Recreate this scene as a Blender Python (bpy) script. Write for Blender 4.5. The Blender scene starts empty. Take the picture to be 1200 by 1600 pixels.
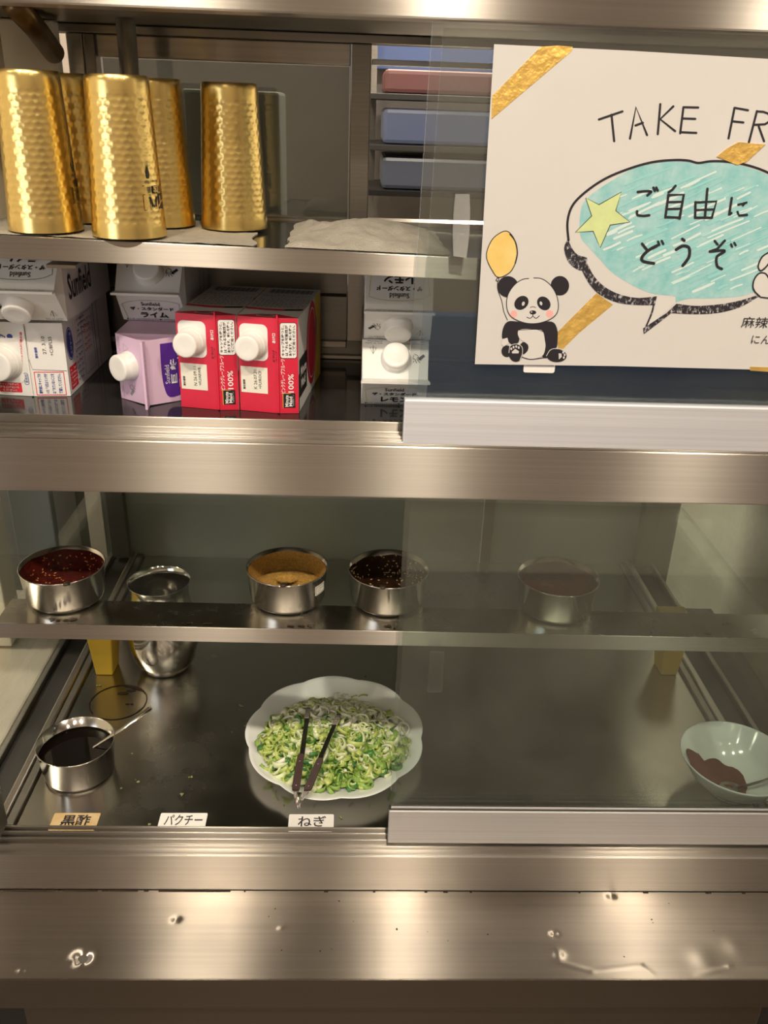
import bpy, bmesh, math, random
from mathutils import Vector, Matrix, noise
random.seed(7)
SC = bpy.context.scene
COL = SC.collection
PI = math.pi
# ------------------------------------------------------------------ camera
H = 1.60                      # eye height above the floor
F = 1350.0                    # focal length in pixels of the 1200x1600 frame
PITCH, YAW, ROLL = 0.439086932, 0.0389757614, -0.0357178
def cam_axes():
    cp, sp = math.cos(PITCH), math.sin(PITCH); cy, sy = math.cos(YAW), math.sin(YAW)
    fwd = Vector((sy*cp, cy*cp, -sp)); right = Vector((cy, -sy, 0)); down = fwd.cross(right)
    cr, sr = math.cos(ROLL), math.sin(ROLL)
    return cr*right + sr*down, -sr*right + cr*down, fwd
CR, CD, CF = cam_axes()
cam_data = bpy.data.cameras.new('camera'); cam = bpy.data.objects.new('camera', cam_data); COL.objects.link(cam)
cam.matrix_world = Matrix(((CR.x, -CD.x, -CF.x, 0), (CR.y, -CD.y, -CF.y, 0), (CR.z, -CD.z, -CF.z, H), (0, 0, 0, 1)))
cam_data.sensor_fit = 'AUTO'; cam_data.sensor_width = 36.0; cam_data.lens = F*36.0/1600.0
cam_data.clip_start = 0.02
SC.camera = cam
# ------------------------------------------------------------------ world, lamps, exposure
w = bpy.data.worlds.new('world'); SC.world = w; w.use_nodes = True
w.node_tree.nodes['Background'].inputs[0].default_value = (1.0, 0.86, 0.70, 1)
w.node_tree.nodes['Background'].inputs[1].default_value = 0.06
SC.view_settings.view_transform = 'Standard'; SC.view_settings.look = 'None'
SC.view_settings.exposure = -0.35; SC.view_settings.gamma = 1.0; SC.view_settings.use_curve_mapping = False
WARM = (1.0, 0.86, 0.68)
LAMPS = [(-0.61, -0.50, 0.045, 19.0, WARM), (-0.46, -0.50, 0.035, 16.0, WARM), (0.21, -0.48, 0.05, 27.0, WARM),
         (1.13, -0.48, 0.06, 27.0, WARM), (-1.9, -0.7, 0.09, 14.0, WARM), (0.35, -1.7, 0.08, 10.0, WARM),
         (1.6, -1.7, 0.08, 10.0, WARM), (-0.6, -1.9, 0.08, 10.0, WARM), (0.35, 1.85, 0.10, 130.0, WARM), (-1.75, 1.2, 0.10, 45.0, WARM)]  # last two are unseen lamps added to brighten the pier and side counter
CEIL = H + 1.40
for i, (lx, ly, lr, lp, lc) in enumerate(LAMPS):
    ld = bpy.data.lights.new('ceiling_and_fill_lamp', 'AREA'); ld.shape = 'DISK'; ld.size = 2*lr; ld.energy = lp; ld.color = lc
    lo = bpy.data.objects.new('ceiling_and_fill_lamp', ld); COL.objects.link(lo); lo.location = (lx, ly, CEIL - 0.03)
# cool fill light added behind the viewer at left, brightening pier and front
ld = bpy.data.lights.new('cool_fill_lamp', 'AREA'); ld.shape = 'RECTANGLE'; ld.size = 1.6; ld.size_y = 1.2; ld.energy = 26; ld.color = (0.84, 0.90, 1.0)
lo = bpy.data.objects.new('cool_fill_lamp', ld); COL.objects.link(lo); lo.location = (-2.3, -1.5, H - 0.1)
lo.rotation_euler = Vector((2.6, 2.4, -0.2)).to_track_quat('-Z', 'Y').to_euler()
# ------------------------------------------------------------------ pixel -> point on a plane of the place
def ray(px, py):
    return CR*((px-600)/F) + CD*((py-800)/F) + CF
def atY(px, py, Y):
    d = ray(px, py); d = d*(Y/d.y); return Vector((d.x, d.y, d.z + H))
def atZ(px, py, Z):
    d = ray(px, py); d = d*((Z-H)/d.z); return Vector((d.x, d.y, d.z + H))
# ------------------------------------------------------------------ materials
def nodes(m):
    m.use_nodes = True
    return m.node_tree.nodes, m.node_tree.links, m.node_tree.nodes['Principled BSDF']
def mat(name, col, rough=0.5, metal=0.0, bump=0.0, bscale=200.0, var=0.0, vscale=8.0, stretch=(1, 1, 1), aniso=0.0, rvar=0.0, coat=0.0, spec=None, col2=None, trans=0.0, lo=0.3, hi=0.7):
    m = bpy.data.materials.new(name); N, L, b = nodes(m)
    c = tuple(col) + (1,)
    b.inputs['Base Color'].default_value = c; b.inputs['Roughness'].default_value = rough; b.inputs['Metallic'].default_value = metal
    if coat: b.inputs['Coat Weight'].default_value = coat; b.inputs['Coat Roughness'].default_value = 0.08
    if spec is not None: b.inputs['Specular IOR Level'].default_value = spec
    if trans: b.inputs['Transmission Weight'].default_value = trans
    tc = N.new('ShaderNodeTexCoord'); mp = N.new('ShaderNodeMapping'); mp.inputs['Scale'].default_value = stretch
    L.new(tc.outputs['Object'], mp.inputs['Vector'])
    if var or rvar:
        n = N.new('ShaderNodeTexNoise'); n.inputs['Scale'].default_value = vscale; n.inputs['Detail'].default_value = 6; n.inputs['Roughness'].default_value = 0.65
        L.new(mp.outputs['Vector'], n.inputs['Vector'])
        if var:
            r = N.new('ShaderNodeValToRGB'); r.color_ramp.elements[0].position = lo; r.color_ramp.elements[1].position = hi
            c2 = col2 or tuple(max(0, x*(1-var)) for x in col)
            r.color_ramp.elements[0].color = tuple(c2) + (1,); r.color_ramp.elements[1].color = c
            L.new(n.outputs['Fac'], r.inputs['Fac']); L.new(r.outputs['Color'], b.inputs['Base Color'])
        if rvar:
            mr = N.new('ShaderNodeMapRange'); mr.inputs['From Min'].default_value = 0.3; mr.inputs['From Max'].default_value = 0.7
            mr.inputs['To Min'].default_value = max(0.02, rough-rvar); mr.inputs['To Max'].default_value = rough+rvar
            L.new(n.outputs['Fac'], mr.inputs['Value']); L.new(mr.outputs['Result'], b.inputs['Roughness'])
    if bump:
        n2 = N.new('ShaderNodeTexNoise'); n2.inputs['Scale'].default_value = bscale; n2.inputs['Detail'].default_value = 4
        L.new(mp.outputs['Vector'], n2.inputs['Vector'])
        bp = N.new('ShaderNodeBump'); bp.inputs['Strength'].default_value = bump; bp.inputs['Distance'].default_value = 0.002
        L.new(n2.outputs['Fac'], bp.inputs['Height']); L.new(bp.outputs['Normal'], b.inputs['Normal'])
    if aniso:
        b.inputs['Anisotropic'].default_value = aniso
        t = N.new('ShaderNodeTangent'); t.direction_type = 'UV_MAP'; t.uv_map = 'UVMap'
        L.new(t.outputs['Tangent'], b.inputs['Tangent']); b.inputs['Anisotropic Rotation'].default_value = 0.25
    return m
def brushed(name, col, rough, aniso, bump=0.03, bscale=9, stretch=(0.6, 160, 160), var=0.0, vscale=3.0, lo=0.3, hi=0.7):
    """metal brushed along x: highlights drawn out across the brush lines"""
    m = bpy.data.materials.new(name); N, L, b = nodes(m); N.remove(b); out = N['Material Output']
    g = N.new('ShaderNodeBsdfAnisotropic'); g.inputs['Color'].default_value = tuple(col)+(1,); g.inputs['Roughness'].default_value = rough; g.inputs['Anisotropy'].default_value = aniso
    t = N.new('ShaderNodeTangent'); t.direction_type = 'UV_MAP'; t.uv_map = 'UVMap'; L.new(t.outputs['Tangent'], g.inputs['Tangent'])
    tc = N.new('ShaderNodeTexCoord'); mp = N.new('ShaderNodeMapping'); mp.inputs['Scale'].default_value = stretch; L.new(tc.outputs['Object'], mp.inputs['Vector'])
    n2 = N.new('ShaderNodeTexNoise'); n2.inputs['Scale'].default_value = bscale; n2.inputs['Detail'].default_value = 4; L.new(mp.outputs['Vector'], n2.inputs['Vector'])
    bp = N.new('ShaderNodeBump'); bp.inputs['Strength'].default_value = bump; bp.inputs['Distance'].default_value = 0.002; L.new(n2.outputs['Fac'], bp.inputs['Height']); L.new(bp.outputs['Normal'], g.inputs['Normal'])
    # faint lines of the brush and smudges in the colour of the metal itself
    n3 = N.new('ShaderNodeTexNoise'); n3.inputs['Scale'].default_value = 3; n3.inputs['Detail'].default_value = 6; L.new(mp.outputs['Vector'], n3.inputs['Vector'])
    n4 = N.new('ShaderNodeTexNoise'); n4.inputs['Scale'].default_value = vscale; n4.inputs['Detail'].default_value = 6; L.new(tc.outputs['Object'], n4.inputs['Vector'])
    r1 = N.new('ShaderNodeMapRange'); r1.inputs['From Min'].default_value = 0.3; r1.inputs['From Max'].default_value = 0.7; r1.inputs['To Min'].default_value = 0.88; r1.inputs['To Max'].default_value = 1.0; L.new(n3.outputs['Fac'], r1.inputs['Value'])
    r2 = N.new('ShaderNodeMapRange'); r2.inputs['From Min'].default_value = lo; r2.inputs['From Max'].default_value = hi; r2.inputs['To Min'].default_value = 1-var; r2.inputs['To Max'].default_value = 1.0; L.new(n4.outputs['Fac'], r2.inputs['Value'])
    mu = N.new('ShaderNodeMath'); mu.operation = 'MULTIPLY'; L.new(r1.outputs['Result'], mu.inputs[0]); L.new(r2.outputs['Result'], mu.inputs[1])
    vm = N.new('ShaderNodeVectorMath'); vm.operation = 'SCALE'; vm.inputs[0].default_value = col; L.new(mu.outputs[0], vm.inputs['Scale']); L.new(vm.outputs['Vector'], g.inputs['Color'])
    L.new(g.outputs[0], out.inputs['Surface'])
    return m
def glass_mat(name, tint, film=0.03, f0=0.05, filmcol=(0.55, 0.55, 0.5)):
    """thin clear pane: what lies behind shows through, a Fresnel share is mirrored, a little grime scatters"""
    m = bpy.data.materials.new(name); N, L, b = nodes(m); N.remove(b); out = N['Material Output']
    tr = N.new('ShaderNodeBsdfTransparent'); tr.inputs[0].default_value = tuple(tint) + (1,)
    gl = N.new('ShaderNodeBsdfGlossy'); gl.inputs['Roughness'].default_value = 0.015
    lw = N.new('ShaderNodeLayerWeight'); lw.inputs['Blend'].default_value = 0.5
    pw = N.new('ShaderNodeMath'); pw.operation = 'POWER'; pw.inputs[1].default_value = 5.0; L.new(lw.outputs['Facing'], pw.inputs[0])
    ma = N.new('ShaderNodeMath'); ma.operation = 'MULTIPLY_ADD'; ma.inputs[1].default_value = 1-f0; ma.inputs[2].default_value = f0; L.new(pw.outputs[0], ma.inputs[0])
    mx = N.new('ShaderNodeMixShader'); L.new(ma.outputs[0], mx.inputs[0]); L.new(tr.outputs[0], mx.inputs[1]); L.new(gl.outputs[0], mx.inputs[2])
    df = N.new('ShaderNodeBsdfDiffuse'); df.inputs[0].default_value = tuple(filmcol) + (1,)
    tc = N.new('ShaderNodeTexCoord'); nz = N.new('ShaderNodeTexNoise'); nz.inputs['Scale'].default_value = 9; nz.inputs['Detail'].default_value = 7; L.new(tc.outputs['Object'], nz.inputs['Vector'])
    mr = N.new('ShaderNodeMapRange'); mr.inputs['From Min'].default_value = 0.3; mr.inputs['From Max'].default_value = 0.75; mr.inputs['To Min'].default_value = film*0.5; mr.inputs['To Max'].default_value = film*1.5
    L.new(nz.outputs['Fac'], mr.inputs['Value'])
    # specks of dried splashes
    vo = N.new('ShaderNodeTexVoronoi'); vo.inputs['Scale'].default_value = 55; L.new(tc.outputs['Object'], vo.inputs['Vector'])
    lt = N.new('ShaderNodeMath'); lt.operation = 'LESS_THAN'; lt.inputs[1].default_value = 0.045; L.new(vo.outputs['Distance'], lt.inputs[0])
    sm = N.new('ShaderNodeMath'); sm.operation = 'MULTIPLY_ADD'; sm.inputs[1].default_value = 0.06; L.new(lt.outputs[0], sm.inputs[0]); L.new(mr.outputs['Result'], sm.inputs[2])
    m2 = N.new('ShaderNodeMixShader'); L.new(sm.outputs[0], m2.inputs[0]); L.new(mx.outputs[0], m2.inputs[1]); L.new(df.outputs[0], m2.inputs[2])
    L.new(m2.outputs[0], out.inputs['Surface'])
    return m
M = {}
BR = (0.6, 160, 160)
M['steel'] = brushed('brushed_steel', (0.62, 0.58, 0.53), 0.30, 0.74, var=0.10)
M['steel_low'] = brushed('shade_tinted_steel', (0.27, 0.245, 0.21), 0.20, 0.62, var=0.10)  # darker copy of the steel: shade of the low front put into its colour
M['steel_ledge'] = brushed('worn_steel_ledge', (0.52, 0.475, 0.42), 0.30, 0.77, bump=0.03, bscale=7, stretch=(1, 60, 60), var=0.16, vscale=5)
M['steel_dark'] = brushed('dull_dark_steel', (0.34, 0.32, 0.29), 0.36, 0.55)
M['tray'] = mat('tray_steel', (0.50, 0.48, 0.44), 0.22, 1.0, bump=0.03, bscale=4, rvar=0.09, vscale=5, stretch=(1, 1, 1))
M['backwall'] = mat('case_back_steel', (0.52, 0.55, 0.50), 0.36, 0.7, rvar=0.06, vscale=3, bump=0.02, bscale=3)
M['black_gloss'] = mat('dark_glossy_board', (0.022, 0.021, 0.02), 0.10, 0.0, rvar=0.04, vscale=6)
M['alu'] = brushed('satin_aluminium', (0.74, 0.735, 0.75), 0.50, 0.35, var=0.06)
M['alu_upper'] = brushed('cool_lit_aluminium', (0.90, 0.92, 0.99), 0.62, 0.2, var=0.05)  # paler copy of the aluminium: cool light on the upper rail put into its colour
M['post'] = mat('satin_chrome_post', (0.86, 0.84, 0.81), 0.26, 1.0)
M['beige_light'] = mat('light_beige_board', (0.80, 0.75, 0.63), 0.7, var=0.06, vscale=14)
M['rubber'] = mat('dark_seal', (0.03, 0.032, 0.03), 0.5)
M['chrome'] = mat('polished_steel', (0.74, 0.71, 0.67), 0.15, 1.0, rvar=0.05, vscale=14)
M['bowl'] = mat('bowl_steel', (0.66, 0.63, 0.59), 0.15, 1.0, rvar=0.06, vscale=22, bump=0.03, bscale=30)
M['gold'] = mat('gold_anodised_aluminium', (0.86, 0.65, 0.24), 0.27, 1.0, bump=0.03, bscale=9, stretch=(30, 30, 220))
M['goldtape'] = mat('gold_foil_tape', (1.0, 0.66, 0.18), 0.40, 0.7, bump=0.8, bscale=130, rvar=0.12, vscale=80)
M['bronze'] = mat('tarnished_bronze_pipe', (0.20, 0.12, 0.05), 0.32, 0.8, var=0.5, vscale=25)
M['paper'] = mat('white_drawing_paper', (0.66, 0.645, 0.63), 0.75, bump=0.25, bscale=22, var=0.05, vscale=6)
M['ink'] = mat('black_marker', (0.018, 0.016, 0.022), 0.5)
M['inkbrush'] = mat('brushed_black_ink', (0.02, 0.018, 0.026), 0.6, var=1.0, col2=(0.50, 0.48, 0.50), vscale=420, stretch=(1, 1, 0.6), lo=0.34, hi=0.47)
M['teal'] = mat('teal_marker', (0.44, 0.66, 0.66), 0.7, var=1.0, col2=(0.18, 0.50, 0.53), vscale=60, stretch=(1, 1, 1))
M['white_ink'] = mat('white_paper_area', (0.66, 0.645, 0.63), 0.75)
M['star'] = mat('pale_green_watercolour', (0.66, 0.77, 0.36), 0.7, var=0.15, vscale=60)
M['balloon'] = mat('yellow_watercolour', (0.82, 0.66, 0.26), 0.7, var=0.35, col2=(0.80, 0.52, 0.12), vscale=40)
M['pink'] = mat('pink_marker', (0.95, 0.42, 0.40), 0.7)
M['grey_ink'] = mat('grey_pencil', (0.45, 0.44, 0.44), 0.7)
M['carton'] = mat('white_carton', (0.80, 0.79, 0.76), 0.38, bump=0.05, bscale=60)
M['cap'] = mat('white_plastic', (0.84, 0.83, 0.80), 0.35)
M['red'] = mat('crimson_carton', (0.70, 0.022, 0.06), 0.36, var=0.12, vscale=40)
M['label_red'] = mat('red_print', (0.72, 0.03, 0.05), 0.42)
M['label_blue'] = mat('navy_print', (0.03, 0.05, 0.30), 0.42)
M['label_black'] = mat('black_print', (0.015, 0.014, 0.014), 0.42)
M['label_grey'] = mat('grey_print', (0.28, 0.27, 0.26), 0.45)
M['label_cream'] = mat('cream_print', (0.82, 0.80, 0.70), 0.45)
M['label_white'] = mat('white_print', (0.86, 0.85, 0.83), 0.42)
M['label_yellow'] = mat('yellow_print', (0.78, 0.56, 0.08), 0.42)
M['label_green'] = mat('green_print', (0.05, 0.20, 0.07), 0.42)
M['lilac'] = mat('lilac_carton', (0.70, 0.50, 0.68), 0.36)
M['purple'] = mat('purple_print', (0.085, 0.015, 0.27), 0.34)
M['cloth'] = mat('grey_beige_cloth', (0.44, 0.41, 0.35), 0.95, bump=0.9, bscale=480, var=0.2, vscale=60)
M['plate'] = mat('white_glazed_ceramic', (0.90, 0.92, 0.91), 0.14, coat=0.4)
M['porcelain'] = mat('pale_porcelain', (0.74, 0.78, 0.75), 0.12, coat=0.5)
M['wood'] = mat('dark_brown_handle', (0.045, 0.014, 0.010), 0.6, var=0.5, vscale=90, stretch=(1, 1, 1))
M['yellowp'] = mat('yellow_plastic', (0.62, 0.40, 0.02), 0.5, var=0.15, vscale=30)
M['beige'] = mat('beige_painted_wall', (0.62, 0.56, 0.46), 0.7, bump=0.12, bscale=18, var=0.10, vscale=14)
M['plaster'] = mat('mottled_plaster', (0.80, 0.78, 0.70), 0.8, bump=0.2, bscale=60, var=0.16, vscale=60)
M['counter'] = mat('pale_stone_counter', (0.60, 0.56, 0.47), 0.45, var=0.10, vscale=22)
M['dark'] = mat('dark_interior', (0.035, 0.033, 0.03), 0.6)
M['floor'] = mat('brown_floor_tile', (0.11, 0.08, 0.06), 0.4, var=0.3, vscale=3)
M['ceil'] = mat('white_ceiling', (0.45, 0.42, 0.38), 0.85)
M['roomwall'] = mat('warm_room_wall', (0.40, 0.35, 0.30), 0.8, var=0.15, vscale=2)
M['bluepanel'] = mat('blue_panel', (0.06, 0.11, 0.24), 0.6)
M['pane'] = glass_mat('clear_glass_upper', (0.93, 0.95, 0.945), 0.014, 0.085)
M['pane_low'] = glass_mat('clear_glass_lower', (0.94, 0.965, 0.95), 0.024, 0.05)  # stronger film: grime plus a veil of room reflections put into its colour
M['pane_shelf'] = glass_mat('shelf_glass', (0.92, 0.95, 0.93), 0.012, 0.045)
M['pane_side'] = glass_mat('side_glass', (0.93, 0.95, 0.93), 0.02, 0.04)
M['milky'] = glass_mat('milky_plastic', (0.85, 0.86, 0.85), 0.28, 0.06, (0.6, 0.6, 0.58))
# ------------------------------------------------------------------ mesh builder
class MB:
    def __init__(self): self.v = []; self.f = []; self.mi = []; self.sm = []
    def add(self, vs, fs, mi=0, smooth=False):
        o = len(self.v); self.v += [tuple(p) for p in vs]
        for f in fs: self.f.append(tuple(i+o for i in f)); self.mi.append(mi); self.sm.append(smooth)
    def box(self, a, b, bev=0.0, mi=0, mtx=None):
        x0, y0, z0 = (min(a[i], b[i]) for i in range(3)); x1, y1, z1 = (max(a[i], b[i]) for i in range(3))
        bm = bmesh.new(); bmesh.ops.create_cube(bm, size=1.0)
        for v in bm.verts: v.co = Vector((x0+(v.co.x+.5)*(x1-x0), y0+(v.co.y+.5)*(y1-y0), z0+(v.co.z+.5)*(z1-z0)))
        if bev: bmesh.ops.bevel(bm, geom=bm.edges[:], offset=bev, segments=2, profile=0.5, affect='EDGES')
        bm.verts.index_update()
        self.add([(mtx @ v.co) if mtx else v.co.copy() for v in bm.verts], [[v.index for v in f.verts] for f in bm.faces], mi); bm.free(); return self
    def tube(self, pts, r, seg=12, caps=True, mi=0, flat=1.0):
        pts = [Vector(p) for p in pts]; n = len(pts); rs = r if isinstance(r, (list, tuple)) else [r]*n
        vs = []; up = None
        for i in range(n):
            t = (pts[min(i+1, n-1)] - pts[max(i-1, 0)]).normalized()
            if up is None:
                a = Vector((0, 0, 1)) if abs(t.z) < .9 else Vector((1, 0, 0)); up = (a - t*a.dot(t)).normalized()
            else: up = (up - t*up.dot(t)).normalized()
            s = t.cross(up)
            for k in range(seg):
                an = 2*PI*k/seg; vs.append(pts[i] + s*(math.cos(an)*rs[i]) + up*(math.sin(an)*rs[i]*flat))
        fs = [(i*seg+k, i*seg+(k+1) % seg, (i+1)*seg+(k+1) % seg, (i+1)*seg+k) for i in range(n-1) for k in range(seg)]
        if caps: fs += [tuple(range(seg-1, -1, -1)), tuple(range((n-1)*seg, n*seg))]
        self.add(vs, fs, mi, True); return self
    def lathe(self, prof, c=(0, 0, 0), seg=48, mi=0, closed=False, rfun=None):
        vs = []; n = len(prof)
        for (r, z) in prof:
            for k in range(seg):
                a = 2*PI*k/seg; rr = r*(rfun(a, r, z) if rfun else 1); vs.append((c[0]+rr*math.cos(a), c[1]+rr*math.sin(a), c[2]+z))
        fs = [(i*seg+k, i*seg+(k+1) % seg, (i+1)*seg+(k+1) % seg, (i+1)*seg+k) for i in range(n-1) for k in range(seg)]
        self.add(vs, fs, mi, True)
        for i in (0, n-1):
            if prof[i][0] > 1e-6 and closed:
                o = [i*seg+k for k in range(seg)]; base = len(self.v)-n*seg
                self.f.append(tuple(base+q for q in (reversed(o) if i == 0 else o))); self.mi.append(mi); self.sm.append(False)
        return self
    def grid(self, fn, nu, nv, mi=0, smooth=True):
        vs = [fn(i/nu, j/nv) for j in range(nv+1) for i in range(nu+1)]
        fs = [(j*(nu+1)+i, j*(nu+1)+i+1, (j+1)*(nu+1)+i+1, (j+1)*(nu+1)+i) for j in range(nv) for i in range(nu)]
        self.add(vs, fs, mi, smooth); return self
    def build(self, name, mats, parent=None, world=True, tri=False, smooth_angle=True):
        off = Vector((0, 0, 0))
        if parent is not None and world:
            p = parent
            while p is not None: off += Vector(p.location); p = p.parent
        me = bpy.data.meshes.new(name); me.from_pydata([tuple(Vector(q)-off) for q in self.v], [], self.f)
        for m in (mats if isinstance(mats, (list, tuple)) else [mats]): me.materials.append(m)
        me.polygons.foreach_set('material_index', self.mi); me.polygons.foreach_set('use_smooth', self.sm)
        if any(getattr(m, 'name', '') and m.node_tree.nodes.get('Tangent') for m in me.materials):
            uv = me.uv_layers.new(name='UVMap'); dat = [0.0]*(2*len(me.loops))
            for p in me.polygons:
                n = p.normal
                for li in p.loop_indices:
                    c = me.vertices[me.loops[li].vertex_index].co
                    if abs(n.x) < .8: u, v = c.x, (c.y if abs(n.z) > abs(n.y) else c.z)
                    else: u, v = c.y, c.z
                    dat[2*li] = u; dat[2*li+1] = v
            uv.data.foreach_set('uv', dat)
        me.update(); me.validate()
        o = bpy.data.objects.new(name, me); COL.objects.link(o)
        if parent is not None: o.parent = parent
        return o
def empty(name, loc, label, cat, group=None, rz=0.0):
    o = bpy.data.objects.new(name, None); COL.objects.link(o); o.location = loc; o.rotation_euler = (0, 0, rz); o.empty_display_size = 0.02
    o['label'] = label; o['category'] = cat
    if group: o['group'] = group
    return o
def tag(o, label, cat, group=None):
    o['label'] = label; o['category'] = cat
    if group: o['group'] = group
    return o
def struct(o): o['kind'] = 'structure'; return o
def recentre(o):
    """put the origin of a single-mesh thing at its base"""
    me = o.data; xs = [v.co for v in me.vertices]
    c = Vector(((min(v.x for v in xs)+max(v.x for v in xs))/2, (min(v.y for v in xs)+max(v.y for v in xs))/2, min(v.z for v in xs)))
    me.transform(Matrix.Translation(-c)); o.location = c; return o
# ------------------------------------------------------------------ lettering
_tc = {}
def text2d(s, weight=0.0, sx=1.0):
    k = (s, weight)
    if k not in _tc:
        c = bpy.data.curves.new('t', 'FONT'); c.body = s; c.offset = weight; c.resolution_u = 2; c.align_x = 'CENTER'; c.align_y = 'CENTER'
        o = bpy.data.objects.new('t', c); COL.objects.link(o)
        me = bpy.data.meshes.new_from_object(o.evaluated_get(bpy.context.evaluated_depsgraph_get()))
        vs = [(v.co.x, v.co.y) for v in me.vertices]; fs = [tuple(p.vertices) for p in me.polygons]
        if vs:
            cx = (min(v[0] for v in vs)+max(v[0] for v in vs))/2; cy = (min(v[1] for v in vs)+max(v[1] for v in vs))/2
            vs = [(a-cx, b-cy) for a, b in vs]
        bpy.data.objects.remove(o); bpy.data.curves.remove(c); bpy.data.meshes.remove(me)
        _tc[k] = (vs, fs)
    return _tc[k]
class Face:
    """a flat printed face: origin, right, up (unit) ; normal = right x up"""
    def __init__(self, o, u, v):
        self.o = Vector(o); self.u = Vector(u).normalized(); self.v = Vector(v).normalized(); self.n = self.u.cross(self.v)
    def p(self, x, y, off): return self.o + self.u*x + self.v*y + self.n*off
    def rot(self, x, y, ang):
        c, s = math.cos(ang), math.sin(ang)
        return Face(self.p(x, y, 0), self.u*c+self.v*s, self.v*c-self.u*s)
    def text(self, mb, s, x, y, h, w=None, weight=0.0, off=0.0004, mi=0):
        vs, fs = text2d(s, weight)
        if not vs: return
        W = max(a for a, b in vs)-min(a for a, b in vs); HH = max(b for a, b in vs)-min(b for a, b in vs)
        ky = h/HH; kx = (w/W) if w else ky
        mb.add([self.p(x+a*kx, y+b*ky, off) for a, b in vs], fs, mi)
    def rect(self, mb, x0, y0, x1, y1, off=0.00025, mi=0, r=0.0):
        self.poly(mb, rrect(x0, y0, x1, y1, r), off, mi)
    def poly(self, mb, pts, off=0.00025, mi=0):
        mb.add([self.p(a, b, off) for a, b in pts], [tuple(range(len(pts)))], mi)
    def ell(self, mb, x, y, rx, ry, off=0.0003, mi=0, n=28, ang=0.0):
        c, s = math.cos(ang), math.sin(ang)
        self.poly(mb, [(x+rx*math.cos(t)*c-ry*math.sin(t)*s, y+rx*math.cos(t)*s+ry*math.sin(t)*c) for t in [2*PI*i/n for i in range(n)]], off, mi)
    def line(self, mb, pts, w, off=0.0004, mi=0, closed=False):
        ribbon(mb, pts, w, lambda a, b: self.p(a, b, off), mi, closed)
    def fine(self, mb, x0, y0, x1, y1, rows, off=0.0003, mi=0, seed=1):
        """rows of print too small to read"""
        rnd = random.Random(seed); hh = (y1-y0)/rows
        for r in range(rows):
            x = x0; yy = y0+hh*(r+.5); end = x1 - (rnd.random()*0.25*(x1-x0) if r == 0 else 0)
            while x < end:
                wd = hh*rnd.uniform(.3, .6)
                k = rnd.random()
                if k < .55: self.rect(mb, x, yy+hh*.12, x+wd, yy+hh*.26, off, mi); self.rect(mb, x+wd*.4, yy-hh*.3, x+wd*.62, yy+hh*.12, off, mi)
                elif k < .9: self.rect(mb, x, yy-hh*.28, x+wd*.25, yy+hh*.28, off, mi); self.rect(mb, x+wd*.25, yy-hh*.1, x+wd, yy+hh*.04, off, mi)
                x += wd+hh*.16
def rrect(x0, y0, x1, y1, r=0.0, n=5):
    if r <= 0: return [(x0, y0), (x1, y0), (x1, y1), (x0, y1)]
    out = []
    for cx, cy, a in ((x1-r, y0+r, -PI/2), (x1-r, y1-r, 0), (x0+r, y1-r, PI/2), (x0+r, y0+r, PI)):
        out += [(cx+r*math.cos(a+i*PI/2/n), cy+r*math.sin(a+i*PI/2/n)) for i in range(n+1)]
    return out
def smooth(pts, sub=6, closed=False):
    P = [Vector((p[0], p[1], 0)) for p in pts]; n = len(P); out = []
    if n < 3: return [(p.x, p.y) for p in P]
    for i in range(n if closed else n-1):
        a = P[(i-1) % n] if (closed or i > 0) else P[0]; b = P[i]; c = P[(i+1) % n]; d = P[(i+2) % n] if (closed or i+2 < n) else P[n-1]
        for k in range(sub):
            t = k/sub
            q = .5*((2*b)+(c-a)*t+(2*a-5*b+4*c-d)*t*t+(3*b-a-3*c+d)*t*t*t); out.append((q.x, q.y))
    if not closed: out.append((P[-1].x, P[-1].y))
    return out
def ribbon(mb, pts, w, fn, mi=0, closed=False):
    P = [Vector((a, b)) for a, b in pts]; n = len(P)
    ws = w if isinstance(w, (list, tuple)) else [w]*n
    vs = []
    for i in range(n):
        a = P[(i-1) % n] if (closed or i) else P[i]; b = P[(i+1) % n] if (closed or i < n-1) else P[i]
        t = (b-a)
        if t.length < 1e-9: t = Vector((1, 0))
        t.normalize(); nn = Vector((-t.y, t.x))*ws[i]*.5
        for q in (P[i]+nn, P[i]-nn): vs.append(fn(q.x, q.y))
    m = n if closed else n-1
    mb.add(vs, [(2*i, 2*i+1, 2*((i+1) % n)+1, 2*((i+1) % n)) for i in range(m)], mi)
    if not closed and n > 1:
        for i, j, wq in ((0, 1, ws[0]), (n-1, n-2, ws[-1])):      # round ends
            t = P[i]-P[j]; a0 = math.atan2(t.y, t.x)-PI/2
            mb.add([fn(P[i].x+wq*.5*math.cos(a0+PI*k/6), P[i].y+wq*.5*math.sin(a0+PI*k/6)) for k in range(7)], [tuple(range(7))], mi)
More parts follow.
